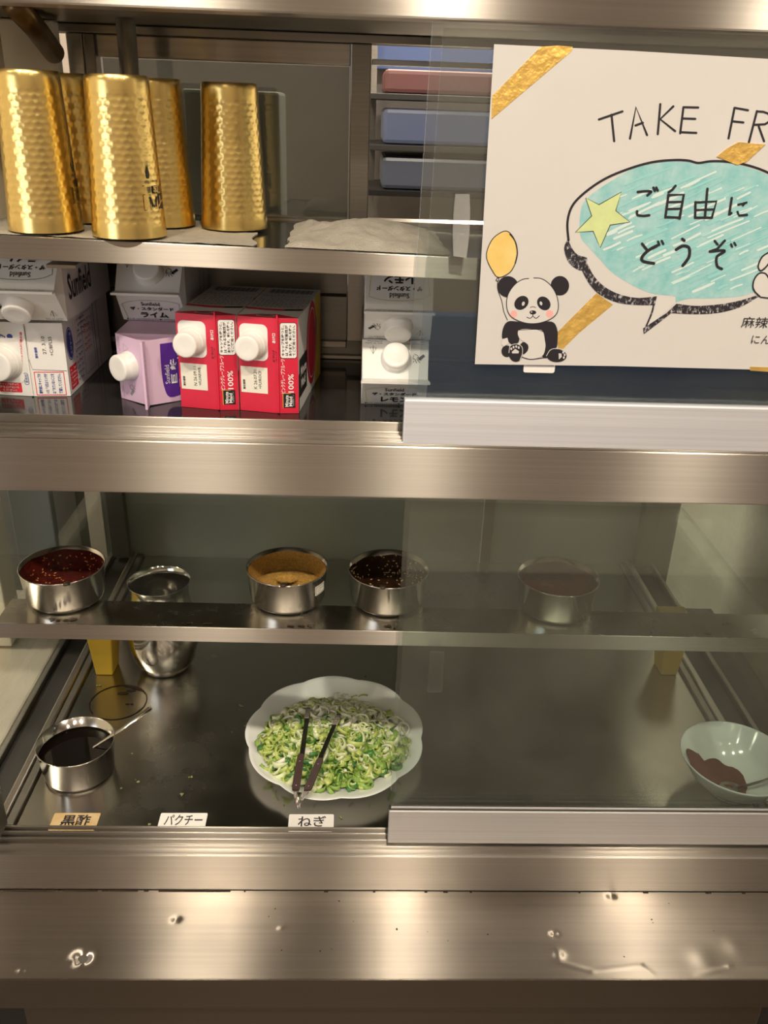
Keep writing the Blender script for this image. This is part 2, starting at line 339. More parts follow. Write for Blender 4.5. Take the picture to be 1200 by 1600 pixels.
# ================================================================== the room (setting)
def sbox(name, a, b, m, bev=0.0):
    return struct(MB().box(a, b, bev).build(name, m))
sbox('floor', (-2.6, -2.7, -0.05), (2.7, 2.5, 0), M['floor'])
sbox('ceiling', (-2.6, -2.7, CEIL), (2.7, 2.5, CEIL+0.05), M['ceil'])
sbox('wall_back', (-2.6, -2.75, 0), (2.7, -2.7, CEIL), M['roomwall'])
sbox('wall_left', (-2.65, -2.7, 0), (-2.6, 2.5, CEIL), M['beige'])
sbox('wall_right', (2.7, -2.7, 0), (2.75, 2.5, CEIL), M['roomwall'])
sbox('wall_front', (-2.6, 2.45, 0), (2.7, 2.5, CEIL), M['roomwall'])
sbox('reflection_panel', (-0.05, -1.3, 0.60), (1.6, -1.24, 0.98), M['bluepanel'], 0.004)
sbox('reflection_panel_base', (-0.05, -1.32, 0), (1.6, -1.245, 0.598), M['beige'], 0.004)   # beige base added for the reflections in the lower glass     # unseen blue panel above it added for the bluish reflection in the upper glass
sbox('wall_right_pier', (0.80, 0.60, 0), (0.95, 1.9, 2.6), M['plaster'])          # plaster pier at the right end of the case
sbox('wall_left_niche', (-1.6, 1.42, 0), (-0.497, 1.47, 1.15), mat('grey_side_wall', (0.13, 0.13, 0.12), 0.6))
sbox('trim_2', (-0.612, 1.225, 0.762), (-0.566, 1.28, 1.24), M['beige_light'], 0.003)
sbox('trim_5', (-0.564, 1.30, 0.762), (-0.497, 1.32, 1.24), mat('blue_grey_panel', (0.16, 0.18, 0.19), 0.5), 0.002)
sbox('trim_3', (-1.6, 1.245, 0.762), (-0.615, 1.262, 0.84), M['beige'], 0.002)
cm = MB().box((-1.6, 0.86, 0.70), (-0.496, 1.42, 0.758), 0.004)
cw = tag(recentre(cm.build('side_counter', M['counter'])), 'pale stone counter top seen through the glass at the left end of the case', 'counter')
# ================================================================== lower display case
XL, XR = -0.66, 0.80
ZF = 0.752                        # inside floor
case = empty('display_case', (0.06, 1.15, 0.0), 'brushed steel food display case with glass sides, sliding glass front and a deep front ledge', 'display case')
def part(mb, name, m, par=None): return mb.build(name, m, par if par is not None else case)
part(MB().box((XL, 0.80, 1.2395), (XR, 0.828, 1.2963), 0.0018), 'fascia', M['steel'])
part(MB().box((-0.51, 0.829, 1.262), (0.66, 1.60, 1.296), 0.001), 'top_board', M['steel_dark'])
part(MB().box((XL, 0.829, 1.247), (XR, 0.85, 1.2615), 0.001), 'upper_door_channel', M['rubber'])
# back
part(MB().box((-0.50, 1.57, 0.70), (0.66, 1.59, 1.2615)), 'back_panel', M['backwall'])
part(MB().box((0.26, 1.562, ZF), (0.285, 1.5695, 1.26), 0.002), 'back_stile', M['steel_dark'])
# inside floor
part(MB().box((-0.425, 0.836, 0.735), (0.565, 1.57, ZF), 0.002), 'floor_tray', M['tray'])
for sx, nm in ((-1, 0), (1, 1)):
    X = (lambda a: a) if sx < 0 else (lambda a: 0.13-a)
    part(MB().box((X(-0.4255), 0.836, 0.735), (X(-0.437), 1.57, 0.758), 0.0015), 'tray_edge', M['steel_dark'])
    part(MB().box((X(-0.4375), 0.836, 0.72), (X(-0.4485), 1.57, 0.762), 0.002), 'side_rail', M['steel'])
    part(MB().box((X(-0.449), 0.836, 0.72), (X(-0.486), 1.57, 0.748), 0.001), 'side_trough', M['dark'])
    part(MB().box((X(-0.4865), 0.836, 0.72), (X(-0.495), 1.57, 0.758), 0.001), 'side_sill', M['steel_dark'])
    part(MB().box((X(-0.4905), 0.836, 0.759), (X(-0.4855), 1.57, 1.261), 0.0005), 'side_glass', M['pane_side'])
    part(MB().box((X(-0.43), 0.801, 0.762), (X(-0.452), 0.8345, 1.246), 0.002), 'front_post', M['steel_dark'])
    part(MB().box((X(-0.45), 1.545, ZF+.01), (X(-0.484), 1.5695, 1.26), 0.002), 'rear_post', M['steel_dark'])
# lower door track : a channel with three ridges
trk = MB().box((XL, 0.8005, 0.70), (XR, 0.8345, 0.744), 0)
ltr = part(trk, 'lower_door_track', M['steel'])
for y, z, hw in ((0.8022, 0.7452, 0.0016), (0.8125, 0.749, 0.0012), (0.8205, 0.752, 0.0014), (0.8275, 0.7555, 0.0012), (0.8335, 0.7585, 0.0012)):
    part(MB().box((XL, y-hw, 0.743), (XR, y+hw, z), 0.0006), 'track_ridge', M['steel'], ltr)
part(MB().box((XL, 0.80, 0.684), (XR, 0.835, 0.6995), 0.0008), 'riser_base', M['steel'])
part(MB().box((XL, 0.7985, 0.687), (XR, 0.8004, 0.7452), 0.0006), 'riser', M['steel'])
# ledge with dents
LZ = 0.685; LY0, LY1 = 0.675, 0.7985
dents = [(atZ(128, 1497, LZ), 0.0095, -0.0040), (atZ(118, 1502, LZ), 0.005, 0.0016), (atZ(275, 1437, LZ), 0.004, -0.0010), (atZ(33, 1517, LZ), 0.003, 0.0009),
         (atZ(866, 1459, LZ), 0.003, -0.0014), (atZ(872, 1492, LZ), 0.006, 0.0010), (atZ(955, 1401, LZ), 0.004, -0.0008), (atZ(440, 1450, LZ), 0.002, 0.0008),
         (atZ(325, 1458, LZ), 0.018, -0.0004), (atZ(1150, 1480, LZ), 0.012, 0.0005), (atZ(1100, 1500, LZ), 0.014, 0.0006)]
def crease(x, y):
    h = 0.0
    for (a, b, s) in (((870, 1502), (925, 1518), .00035), ((925, 1518), (1000, 1508), .00035), ((1000, 1508), (1020, 1522), .0003), ((1090, 1523), (1140, 1511), .0006), ((1140, 1511), (1200, 1510), .0006)):
        A = atZ(*a, LZ); B = atZ(*b, LZ); ab = (B-A).to_2d(); p = Vector((x, y))-A.to_2d()
        t = max(0, min(1, p.dot(ab)/ab.length_squared)); d = (p-ab*t).length
        h += s*math.exp(-(d/0.0022)**2)
    return h
def ledge_pt(u, v):
    x = XL+(XR-XL)*u; y = LY0+(LY1-LY0)*v; z = LZ
    for c, r, a in dents:
        d2 = ((x-c.x)**2+(y-c.y)**2)/(r*r)
        if d2 < 9: z += a*math.exp(-d2)
    z += crease(x, y)*min(1, v*8) + 0.00045*noise.noise(Vector((x*9, y*14, 0)))*min(1, v*10)
    return (x, y, z)
part(MB().grid(ledge_pt, 420, 60), 'ledge', M['steel_ledge'])
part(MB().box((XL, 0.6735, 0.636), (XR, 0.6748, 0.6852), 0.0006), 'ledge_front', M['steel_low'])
part(MB().box((XL, 0.676, 0.66), (XR, 0.79, 0.6825)), 'ledge_core', M['steel_dark'])
xa, xb = atY(40, 1590, 0.689).x, atY(1186, 1590, 0.689).x
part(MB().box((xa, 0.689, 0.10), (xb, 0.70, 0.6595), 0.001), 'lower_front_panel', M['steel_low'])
part(MB().box((-0.62, 0.78, 0.0), (0.76, 1.55, 0.66)), 'base_cabinet', M['dark'])
# grime along the joint of riser and ledge, pits and specks on the steel
gm = MB(); rg_ = random.Random(17)
for i in range(46):
    px = rg_.uniform(2, 340) if i < 30 else rg_.uniform(2, 1195); L_ = rg_.uniform(.004, .022) if i < 30 else rg_.uniform(.001, .006)
    c = atZ(px, 1390, LZ); gm.box((c.x, .7962, LZ+.0001), (c.x+L_, .7983, LZ+rg_.uniform(.0004, .0009)))
for px, py, r in ((430, 1420, .0010), (420, 1432, .0008), (500, 1486, .0011), (518, 1483, .0008), (440, 1485, .0009), (620, 1452, .0016), (530, 1408, .0012), (1018, 1437, .0012), (1020, 1442, .0009), (975, 1495, .0010), (762, 1460, .0010), (1115, 1455, .0008), (910, 1553, .0008), (668, 1456, .0006), (1045, 1412, .0008), (552, 1440, .0007), (700, 1470, .0007)):
    c = atZ(px, py, LZ)
    if c.y < .68 or c.y > .796: continue
    z = ledge_pt((c.x-XL)/(XR-XL), (c.y-LY0)/(LY1-LY0))[2]+.0002
    gm.add([(c.x+r*rg_.uniform(.6, 1.3)*math.cos(t), c.y+r*rg_.uniform(.6, 1.3)*math.sin(t), z) for t in [2*PI*k/8 for k in range(8)]], [tuple(range(8))])
go = part(gm, 'grime', mat('dark_grime', (0.035, 0.018, 0.008), .6)); go['kind'] = 'stuff'
# old spill ring on the tray
def ring_pt(a, r): return (cR.x+math.cos(a)*r, cR.y+math.sin(a)*r, ZF+0.0006)
cR = atZ(185, 1097, ZF); rg = MB(); N_ = 90
for i in range(N_):
    a0, a1 = 2*PI*i/N_, 2*PI*(i+1)/N_
    if 3.9 < a0 < 4.3: continue
    w0 = 0.0006+0.0007*abs(noise.noise(Vector((math.cos(a0)*2, math.sin(a0)*2, 1)))); w1 = 0.0006+0.0007*abs(noise.noise(Vector((math.cos(a1)*2, math.sin(a1)*2, 1))))
    k = 0.006 if .7 < a0 < 1.7 else 0
    rg.add([ring_pt(a0, .043-w0*2-k*math.sin((a0-.7)*PI)*.8), ring_pt(a0, .043+w0), ring_pt(a1, .043+w1), ring_pt(a1, .043-w1*2-k*max(0, math.sin((a1-.7)*PI))*.8)], [(0, 1, 2, 3)])
for px, py, r in ((192, 1083, .006), (205, 1079, .005), (199, 1100, .0022), (206, 1100, .0018)):
    c = atZ(px, py, ZF+.0006); rg.add([(c.x+r*1.5*math.cos(t), c.y+r*.6*math.sin(t), c.z) for t in [2*PI*i/12 for i in range(12)]], [tuple(range(12))])
part(rg, 'spill_ring', mat('dried_sauce', (0.02, 0.012, 0.008), 0.3))
# lower sliding door (right half)
DY = 0.812
xg = atY(622, 1000, DY).x
dz0, dz1 = atY(900, 1267, DY).z, 1.246
door = MB().box((xg, DY, dz0-0.012), (XR-.1, DY+0.004, dz1), 0.0004)
dpane = part(door, 'sliding_door', M['pane_low'])
part(MB().box((xg-0.0015, DY-0.003, atY(900, 1319, DY-.003).z), (XR-.1, DY+0.006, dz0), 0.0012), 'door_rail', M['alu'], dpane)
part(MB().box((xg-0.0015, DY-0.001, dz0+.0004), (XR-.1, DY+0.005, dz0+0.0035), 0.0006), 'glazing_seal', M['rubber'], dpane)
part(MB().box((xg+0.001, DY-0.002, dz0+.0036), (XR-.1, DY-0.0002, dz0+0.0062), 0.0004), 'rail_lip', M['alu'], dpane)
a, b = atY(672, 1018, DY-.002), atY(690, 1082, DY-.002)
part(MB().box((a.x, DY-0.003, b.z), (b.x, DY-0.0003, a.z), 0.001), 'finger_pull', M['pane_low'], dpane)
# second leaf pushed behind the first
part(MB().box((xg+0.006, DY+0.0075, 0.757), (XR-.12, DY+0.0112, dz1), 0.0004), 'rear_sliding_door', M['pane_low'])
# ================================================================== shelf in the case
def zsh(x): return 1.0665-0.006*(x+0.39)/0.87
shelf = empty('glass_shelf', (0.054, 1.0, 1.05), 'glass shelf with a steel front strip holding the four metal bowls', 'shelf')
def shear(mb, z0=1.0655):
    mb.v = [(p[0], p[1], p[2]+zsh(p[0])-z0) for p in mb.v]; return mb
part(shear(MB().box((-0.396, 0.879, 1.0575), (0.503, 1.186, 1.0652), 0.0004)), 'glass_plate', M['pane_shelf'], shelf)
st = MB().box((-0.396, 0.8262, 1.0635), (0.503, 0.8785, 1.0654), 0.0005)
part(shear(MB().box((-0.396, 0.825, 1.0465), (0.503, 0.8261, 1.0655), 0.0004)), 'front_lip', M['steel'], shelf)
part(shear(st), 'front_strip', mat('stained_shelf_steel', (0.52, 0.50, 0.44), 0.24, 1.0, var=0.35, vscale=16, rvar=0.08))
for x0, x1 in ((atY(130, 1000, .84).x, atY(163, 1000, .84).x), (atY(1107, 1020, .84).x, atY(1145, 1020, .84).x)):
    part(shear(MB().box((x0, 0.83, 1.043), (x1, 0.875, 1.0466), 0.0005)), 'support_clip', M['steel_dark'], shelf)
sp = MB(); rr_ = random.Random(3)
for px, py in ((85, 970), (100, 971), (112, 969), (460, 978), (475, 977), (485, 979), (610, 975), (618, 978), (290, 975), (320, 974), (1025, 990), (1035, 993), (1045, 991), (1135, 968), (1110, 984)):
    for _ in range(4):
        c = atZ(px+rr_.uniform(-9, 9), py+rr_.uniform(-2, 2), 1.066); c.z = zsh(c.x)+0.0006
        r = rr_.uniform(.0007, .003)
        if c.y < .828+r: continue
        sp.add([(c.x+r*rr_.uniform(.7, 1.5)*math.cos(t), c.y+r*.7*math.sin(t), c.z) for t in [2*PI*i/9 for i in range(9)]], [tuple(range(9))])
so = part(sp, 'sauce_spots', mat('dark_sauce_spot', (0.03, 0.02, 0.008), 0.3), shelf); so['kind'] = 'stuff'
# ================================================================== upper cupboard
ZC = 1.307
cup = empty('wall_cupboard', (0.06, 0.97, 1.298), 'open steel cupboard above the display case with a sliding glass front on the right', 'cupboard')
def cpart(mb, name, m, par=None): return mb.build(name, m, par if par is not None else cup)
BYW = 1.03
ct = MB().box((XL, 0.8005, 1.2965), (XR, 0.836, 1.2985))
utr = cpart(ct, 'upper_door_track', M['steel'])
for y, z, hw in ((0.8025, 1.3005, .0015), (0.8085, 1.2998, .001), (0.8150, 1.3012, .0016), (0.8215, 1.2998, .001), (0.8290, 1.3012, .0016)):
    cpart(MB().box((XL, y-hw, 1.298), (XR, y+hw, z), 0.0006), 'track_ridge', M['steel'], utr)
cpart(MB().box((XL, 0.8362, 1.2986), (XR, 0.8385, ZC+.0012), 0.0007), 'base_lip', M['steel'])
cpart(MB().box((-0.51, 0.8388, 1.2986), (0.66, 1.12, ZC), 0), 'base_board', M['black_gloss'])
cpart(MB().box((-0.51, 1.085, ZC+.0003), (0.66, 1.10, 1.457), 0.001), 'lower_back_panel', M['steel_dark'])
x0 = atY(542, 500, 1.084).x
cpart(MB().box((-0.51, 1.076, 1.322), (x0, 1.0845, 1.330), 0.001), 'back_rail', M['steel'])
cpart(MB().box((-0.51, 1.076, ZC+.0004), (0.66, 1.0845, 1.312), 0.001), 'back_rail', M['steel'])
cpart(MB().box((x0, 1.070, 1.332), (0.66, 1.0845, 1.457), 0.001), 'back_stile', M['steel'])
cpart(MB().box((-0.51, 1.079, 1.385), (x0-.001, 1.0845, 1.388), 0.0005), 'back_rail', M['dark'])
cpart(MB().box((XL, 0.80, atY(300, 16, .8).z), (XR, 0.829, 1.80), 0.002), 'top_rail', M['steel'])
cpart(MB().box((-0.51, 0.83, 1.668), (0.66, 1.12, 1.69), 0.001), 'top_board', M['steel_dark'])
cpart(MB().box((-0.40, 0.845, 1.462), (-0.358, 0.985, 1.667), 0.002), 'left_side_board', M['beige_light'])
cpart(MB().box((-0.408, 0.84, ZC+.0005), (-0.4005, 1.0845, 1.4665), 0.001), 'left_lower_side', M['dark'])
cpart(MB().box((-0.51, 1.031, 1.4575), (0.66, 1.10, 1.4745), 0.001), 'light_stop_board', M['steel_dark'])  # unseen board added to stop lamp light falling onto the cartons
# shelf of the cupboard
zl, zr = atY(0, 369, .815), atY(650, 402, .815)
def zus(x): return zl.z+(zr.z-zl.z)*(x-zl.x)/(zr.x-zl.x)*0.85
def ush(mb): mb.v = [(p[0], p[1], p[2]+zus(p[0])) for p in mb.v]; return mb
us = cpart(ush(MB().box((-0.40, 0.8175, -0.003), (0.62, BYW-.002, 0), 0)), 'shelf', M['black_gloss'])
cpart(ush(MB().box((-0.40, 0.8150, -0.0195), (0.62, 0.8172, 0.0006), 0.0007)), 'shelf_lip', M['steel'], us)
cpart(ush(MB().box((-0.371, 0.8176, -0.017), (0.62, BYW, -0.0035), 0)), 'shelf_underside', M['steel_dark'], us)
a = atY(78, 412, .84); b = atY(124, 412, .84)
cpart(MB().box((a.x, 0.828, a.z-.002), (b.x, 0.85, a.z+.0015), 0.0005), 'shelf_clip', M['steel'], us)
# window at the back of the cupboard
def wy(px, py, Y=BYW): return atY(px, py, Y)
zt1 = wy(400, 38).z; zt2 = wy(400, 61).z; zg = wy(400, 97).z; zb = 1.482
xs1, xs2 = wy(546, 200).x, wy(578, 200).x; xj = wy(150, 90).x
cpart(MB().box((-0.372, BYW, zt2), (XR, BYW+.03, 1.667), 0.001), 'window_head', M['steel_dark'])
wl = cpart(MB().box((xj, BYW+.006, zg), (xs1, BYW+.02, zt2-.0005), 0.0012), 'window_sash', M['steel'])
cpart(MB().box((xj+.004, BYW+.010, zb), (xs1-.001, BYW+.014, zg-.001), 0), 'window_pane', glass_mat('grey_window_glass', (0.62, 0.64, 0.62), 0.12, 0.09, (0.30, 0.29, 0.27)), wl)
cpart(MB().box((xs1+.0005, BYW+.001, zb), (xs2, BYW+.024, zt2-.0005), 0.0012), 'window_stile', M['steel_dark'])
cpart(MB().box((xj-.012, BYW+.002, zb), (xj-.001, BYW+.022, zt2-.0005), 0.001), 'window_jamb', M['steel_dark'])
cpart(MB().box((xj-.030, BYW+.002, zb), (xj-.0135, BYW+.026, zt2-.0005), 0.001), 'window_jamb', M['steel'])
cpart(MB().box((xs2+.0005, BYW+.022, zg+.002), (XR, BYW+.028, zg+.008), 0.001), 'window_bar', M['alu'])
cpart(MB().box((xj-.03, BYW-.001, 1.4755), (XR, BYW+.03, 1.4815), 0.001), 'window_sill', M['steel'])
cpart(MB().box((-0.372, 1.0, 1.485), (xj-.032, 1.02, 1.667), 0.002), 'corner_board', M['cap'])
# chrome post and bronze pipe
q = atY(199, 70, .955)
cpart(MB().tube([(q.x, .955, zus(q.x)+.0005), (q.x, .955, 1.6675)], 0.0092, 24), 'post', M['post'])
p0, p1 = atY(22, 6, .86), atY(84, 82, 0.997)
pp = MB().tube([p0, p0.lerp(p1, .5)+Vector((0, 0, .002)), p1], 0.0105, 18); o = pp.build('bronze_pipe', M['bronze'])
tag(recentre(o), 'tarnished bronze pipe running into the white corner board at upper left', 'pipe')
# upper sliding door (right) with its rail
UY = 0.8035
xu = atY(650, 400, UY).x; rz1 = atY(900, 629, UY).z; rz0 = atY(900, 699, UY).z
def lean(mb, z0=1.45, k=0.02): mb.v = [(p[0]+(p[2]-z0)*k, p[1], p[2]) for p in mb.v]; return mb
ud = cpart(lean(MB().box((xu, UY, rz1-.01), (XR-.05, UY+.004, 1.80), 0.0004)), 'sliding_door', M['pane'])
cpart(MB().box((atY(630, 660, UY).x, UY-.003, rz0), (XR-.05, UY+.007, rz1), 0.0016), 'door_rail', M['alu_upper'], ud)
fp = MB(); fy = UY-.0005; q4 = [atY(*p, fy) for p in ((711, 303), (733, 303), (728, 402), (708, 399))]; nn = 12
rw = []
for i in range(nn+1):
    t = i/nn; l_, r_ = q4[0].lerp(q4[3], t), q4[1].lerp(q4[2], t); l_.x -= .0012*math.sin(PI*t); r_.x += .0016*math.sin(PI*t)
    rw += [l_, r_, r_+Vector((0, -.004, 0)), l_+Vector((0, -.004, 0))]
fp.add(rw, [(4*i+k, 4*i+(k+1) % 4, 4*i+4+(k+1) % 4, 4*i+4+k) for i in range(nn) for k in range(4)]+[(3, 2, 1, 0), (4*nn, 4*nn+1, 4*nn+2, 4*nn+3)])
cpart(fp, 'finger_pull', M['milky'], ud)
cpart(lean(MB().box((xu+.01, UY+.0085, ZC-.005), (XR-.06, UY+.0105, 1.66), 0.0004)), 'rear_sliding_door', M['pane'])
# kitchen beyond the window
kit = MB().box((-0.45, 1.62, 1.30), (0.66, 1.64, 2.1)); struct(kit.build('wall_kitchen', mat('kitchen_tile', (0.19, 0.17, 0.15), 0.4, var=0.25, vscale=5)))
KY = 1.36
def kz(py): return atY(640, py, KY).z
xk = 0.012
kr = empty('kitchen_rack', (0.2, 1.5, 1.2965), 'steel kitchen rack behind the cupboard window, right of the stile', 'rack')
for py in (152, 232, 303): MB().box((xk, KY, kz(py)-.004), (0.62, 1.56, kz(py)+.004), .001).build('rack_shelf', M['dark'], kr)
MB().box((xk+.001, 1.54, 1.297), (xk+.012, 1.552, 1.75)).build('rack_post', M['steel_dark'], kr)
MB().box((0.60, 1.54, 1.297), (0.612, 1.552, 1.75)).build('rack_post', M['steel_dark'], kr)
for py0, py1, x1, nm, m, lab, cat in ((148, 108, .50, 'storage_box', mat('dull_pink_box', (0.20, 0.085, 0.08), 0.6), 'dull pink box on the top shelf of the rack behind the window', 'box'),
    (228, 170, .30, 'storage_tub', mat('pale_blue_tub', (0.13, 0.16, 0.27), 0.3), 'pale blue tub on the middle shelf of the rack behind the window', 'tub'),
    (299, 246, .36, 'storage_bin', mat('grey_blue_bin', (0.09, 0.105, 0.15), 0.3), 'grey blue bin on the lower shelf of the rack behind the window', 'bin')):
    z0, z1 = kz(py0)+.0005, kz(py1); z0 = [kz(p)+.0045 for p in (152, 232, 303) if abs(p-py0) < 9][0]
    b_ = MB().box((xk+.02, KY+.012, z0), (x1, 1.53, z1), .006); tag(recentre(b_.build(nm, m)), lab, cat)
b_ = MB().box((xk, 1.585, kz(100)), (0.62, 1.60, kz(40)), .002); o = b_.build('wall_kitchen_panel', mat('blue_wall_panel', (0.13, 0.20, 0.42), 0.4)); struct(o)
a, b = atY(283, 138, 1.2), atY(440, 345, 1.2)
cb = MB().box((a.x, 1.2, 1.2965), (b.x, 1.3, a.z), .004)
tag(recentre(cb.build('menu_board', mat('grey_board', (0.22, 0.23, 0.21), 0.5))), 'grey board standing behind the cupboard window', 'board')
ld = bpy.data.lights.new('kitchen_lamp', 'AREA'); ld.shape = 'RECTANGLE'; ld.size = 0.5; ld.size_y = 0.1; ld.energy = 0.7; ld.color = (0.50, 0.62, 1.0)
lo = bpy.data.objects.new('kitchen_lamp', ld); COL.objects.link(lo); lo.location = (0.35, 1.25, 1.86); lo.rotation_euler = (0.35, 0, 0)
# ================================================================== hammered gold tumblers, upside down
CR_B, CR_T, CH = 0.0335, 0.0272, 0.1325
def cup_mesh():
    NC, NR, SU, SV = 26, 21, 5, 5
    nu, nv = NC*SU, NR*SV+14; mb = MB(); z0, z1 = 0.010, CH-0.012
    def dim(u, t):
        # hex-packed shallow facets, u in columns, t in rows
        best = 9
        for r in (math.floor(t), math.floor(t)+1):
            sh = .5 if r % 2 else 0.0
            c = math.floor(u-sh+.5)+sh
            best = min(best, ((u-c)**2*1.0+((t-r)*.93)**2))
        return best
    rows = [0.0, 0.002, 0.005, 0.0085]+[z0+(z1-z0)*i/(NR*SV) for i in range(NR*SV+1)]+[CH-.009, CH-.006, CH-.003, CH-.001, CH]
    vs = []
    for z in rows:
        R = CR_B+(CR_T-CR_B)*z/CH
        for k in range(nu):
            a = 2*PI*k/nu; d = 0.0
            if z0 <= z <= z1:
                e = min(1, (z-z0)/.004, (z1-z)/.004); d = -0.00044*max(0, 1-dim(k/SU, (z-z0)/(z1-z0)*NR)*2.6)*e
                if math.sin(a+PI*.5) > 2: d = 0
            if z >= CH-.002: R2 = R-(z-(CH-.002))*.6
            else: R2 = R
            vs.append(((R2+d)*math.cos(a), (R2+d)*math.sin(a), z))
    n = len(rows)
    fs = [(i*nu+k, i*nu+(k+1) % nu, (i+1)*nu+(k+1) % nu, (i+1)*nu+k) for i in range(n-1) for k in range(nu)]
    mb.add(vs, fs, 0, True)
    mb.lathe([(CR_B, 0.0), (CR_B-.0012, 0.0), (CR_B-.0014, .01), (CR_T-.0014, CH-.004), (0.0005, CH-.004)], seg=52)      # inside wall
    mb.lathe([(CR_T-.0012, CH), (CR_T-.004, CH-.0015), (0.0004, CH-.0015)], seg=52)
    return mb
def cup_print():
    """black printed tiles with kana, wrapped round the cup, upside down like the cup"""
    mb = MB()
    class Cone:
        n = Vector((0, 0, 1))
    f = Face((0, 0, 0), (1, 0, 0), (0, 1, 0)); t = MB()
    f.rect(t, -.013, -.0075, -.004, .0055, .0, 0); f.rect(t, -.004, -.0075, .013, .0055, .0, 1)
    f.line(t, [(-.013, -.0075), (.013, -.0075), (.013, .0055), (-.013, .0055)], .0006, .0003, 0, True)
    f.text(t, 'イ', -.0085, -.001, .0095, weight=.03, off=.0003, mi=1)
    f.text(t, 'ハ', .001, -.001, .0095, weight=.03, off=.0003, mi=0)
    f.line(t, [(.0055, -.0075), (.0055, .0055)], .0006, .0003, 0)
    for x, s, k in ((-.0085, '酎', 0), (-.0015, '宝', 1), (.0055, '極', 0)):
        if k: f.rect(t, x-.0033, -.0145, x+.0033, -.0078, .0002, 0)
        f.text(t, s, x, -.0112, .0055, weight=.01, off=.0004, mi=1 if k else 0)
    f.line(t, [(-.013, -.0148), (.013, -.0148)], .0005, .0003, 0); f.line(t, [(-.0128, -.0148), (-.0128, -.0075)], .0005, .0003, 0)
    f.text(t, 'since 1984', .002, -.0178, .0028, off=.0003, mi=0)
    f.poly(t, [(.006, -.036), (.0075, -.024), (.0045, -.024)], .0003, 0); f.ell(t, .006, -.0245, .0018, .004, .0003, 0)
    out = MB()
    vs = []
    for (x, y, z) in t.v:
        zz = 0.030-(y)          # upside down
        R = CR_B+(CR_T-CR_B)*zz/CH+0.0003+z
        a = -PI/2+0.0-(x)/CR_B
        vs.append((R*math.cos(a), R*math.sin(a), zz))
    out.v = vs; out.f = t.f; out.mi = t.mi; out.sm = t.sm
    return out
M['goldflat'] = mat('plain_gold', (0.80, 0.55, 0.18), 0.3, 1.0)
CUPLAB = ['hammered gold tumbler upside down at the far left end of the shelf', 'hammered gold tumbler upside down behind the first and second front ones, only a strip showing',
          'hammered gold tumbler upside down, nearest to the shelf edge, black kana print at lower right', 'hammered gold tumbler upside down, half hidden behind the one with the kana print',
          'hammered gold tumbler upside down standing alone, rightmost of the five']
cupm = cup_mesh(); cupp = cup_print(); cb0 = None
for i, (px, py, rz, sc) in enumerate(((74, 365, 1.68, 1), (118, 350, 2.9, 1), (204, 374, 1.10, 1), (254, 356.5, 2.4, 1), (367, 361, 2.9, 1))):
    g = atZ(px, py, zus(atY(px, py, .85).x)+.0035); c = Vector((g.x+.0335*g.x/g.y, g.y+.0335, 0)); c.z = zus(c.x)+.0032
    e = empty('gold_tumbler', c, CUPLAB[i], 'tumbler', 'upside down gold tumblers on the cupboard shelf')
    e.rotation_euler = (0, 0, rz)
    if cb0 is None:
        cb0 = cupm.build('body', M['gold'], e, world=False); cp0 = cupp.build('print', [M['label_black'], M['goldflat']], e, world=False); cp0['kind'] = 'stuff'
    else:
        for s in (cb0, cp0):
            k = s.copy(); COL.objects.link(k); k.parent = e
# ================================================================== cloths on the shelf
def cloth_flat(u, v):
    x = -0.368+u*(0.272); y = 0.8195+v*(0.165)
    x += (u > .5)*(u-.5)*(0.012*noise.noise(Vector((v*5, 1, 0)))-.03*v); y -= v*.015*noise.noise(Vector((u*6, 2, 0)))
    return (x, y, zus(x)+.0012+.0014*abs(noise.noise(Vector((u*14, v*14, 3)))))
c1 = MB().grid(cloth_flat, 60, 40)
def cloth_flat2(u, v):
    p = cloth_flat(u, v); return (p[0], p[1], zus(p[0])+.0002)
c1.grid(lambda u, v: cloth_flat2(1-u, v), 60, 40)
tag(recentre(c1.build('bar_cloth', M['cloth'])), 'flat grey beige cloth spread on the shelf under the gold tumblers', 'cloth')
ax, bx_ = atY(446, 390, .83).x, atY(700, 395, .83).x
def heap(u, v):
    x = ax+(bx_-ax)*u+.006*noise.noise(Vector((v*4, 5, 0))); y = 0.8195+v*0.15+.006*noise.noise(Vector((u*4, 7, 0)))
    e = min(1, .15+u/.12, (1-u)/.10, v/.16, .3+(1-v)/.10); e = max(0, e)**.5
    h = .006+.015*math.exp(-(((u-.47)/.20)**2+((v-.62)/.30)**2))+.005*math.exp(-(((u-.85)/.25)**2+((v-.55)/.35)**2))
    h += .0026*math.sin(11*u+9*v+1.2*math.sin(5*v))*(.4+v)+.002*noise.noise(Vector((u*12, v*9, 2)))
    return (x, y, zus(x)+.0006+max(.001, h*e))
c2 = MB().grid(heap, 90, 60)
c2.grid(lambda u, v: (heap(1-u, v)[0], heap(1-u, v)[1], zus(heap(1-u, v)[0])+.0003), 90, 60)
tag(recentre(c2.build('dishcloth', M['cloth'])), 'crumpled beige dishcloth heaped on the shelf right of the tumblers', 'cloth')
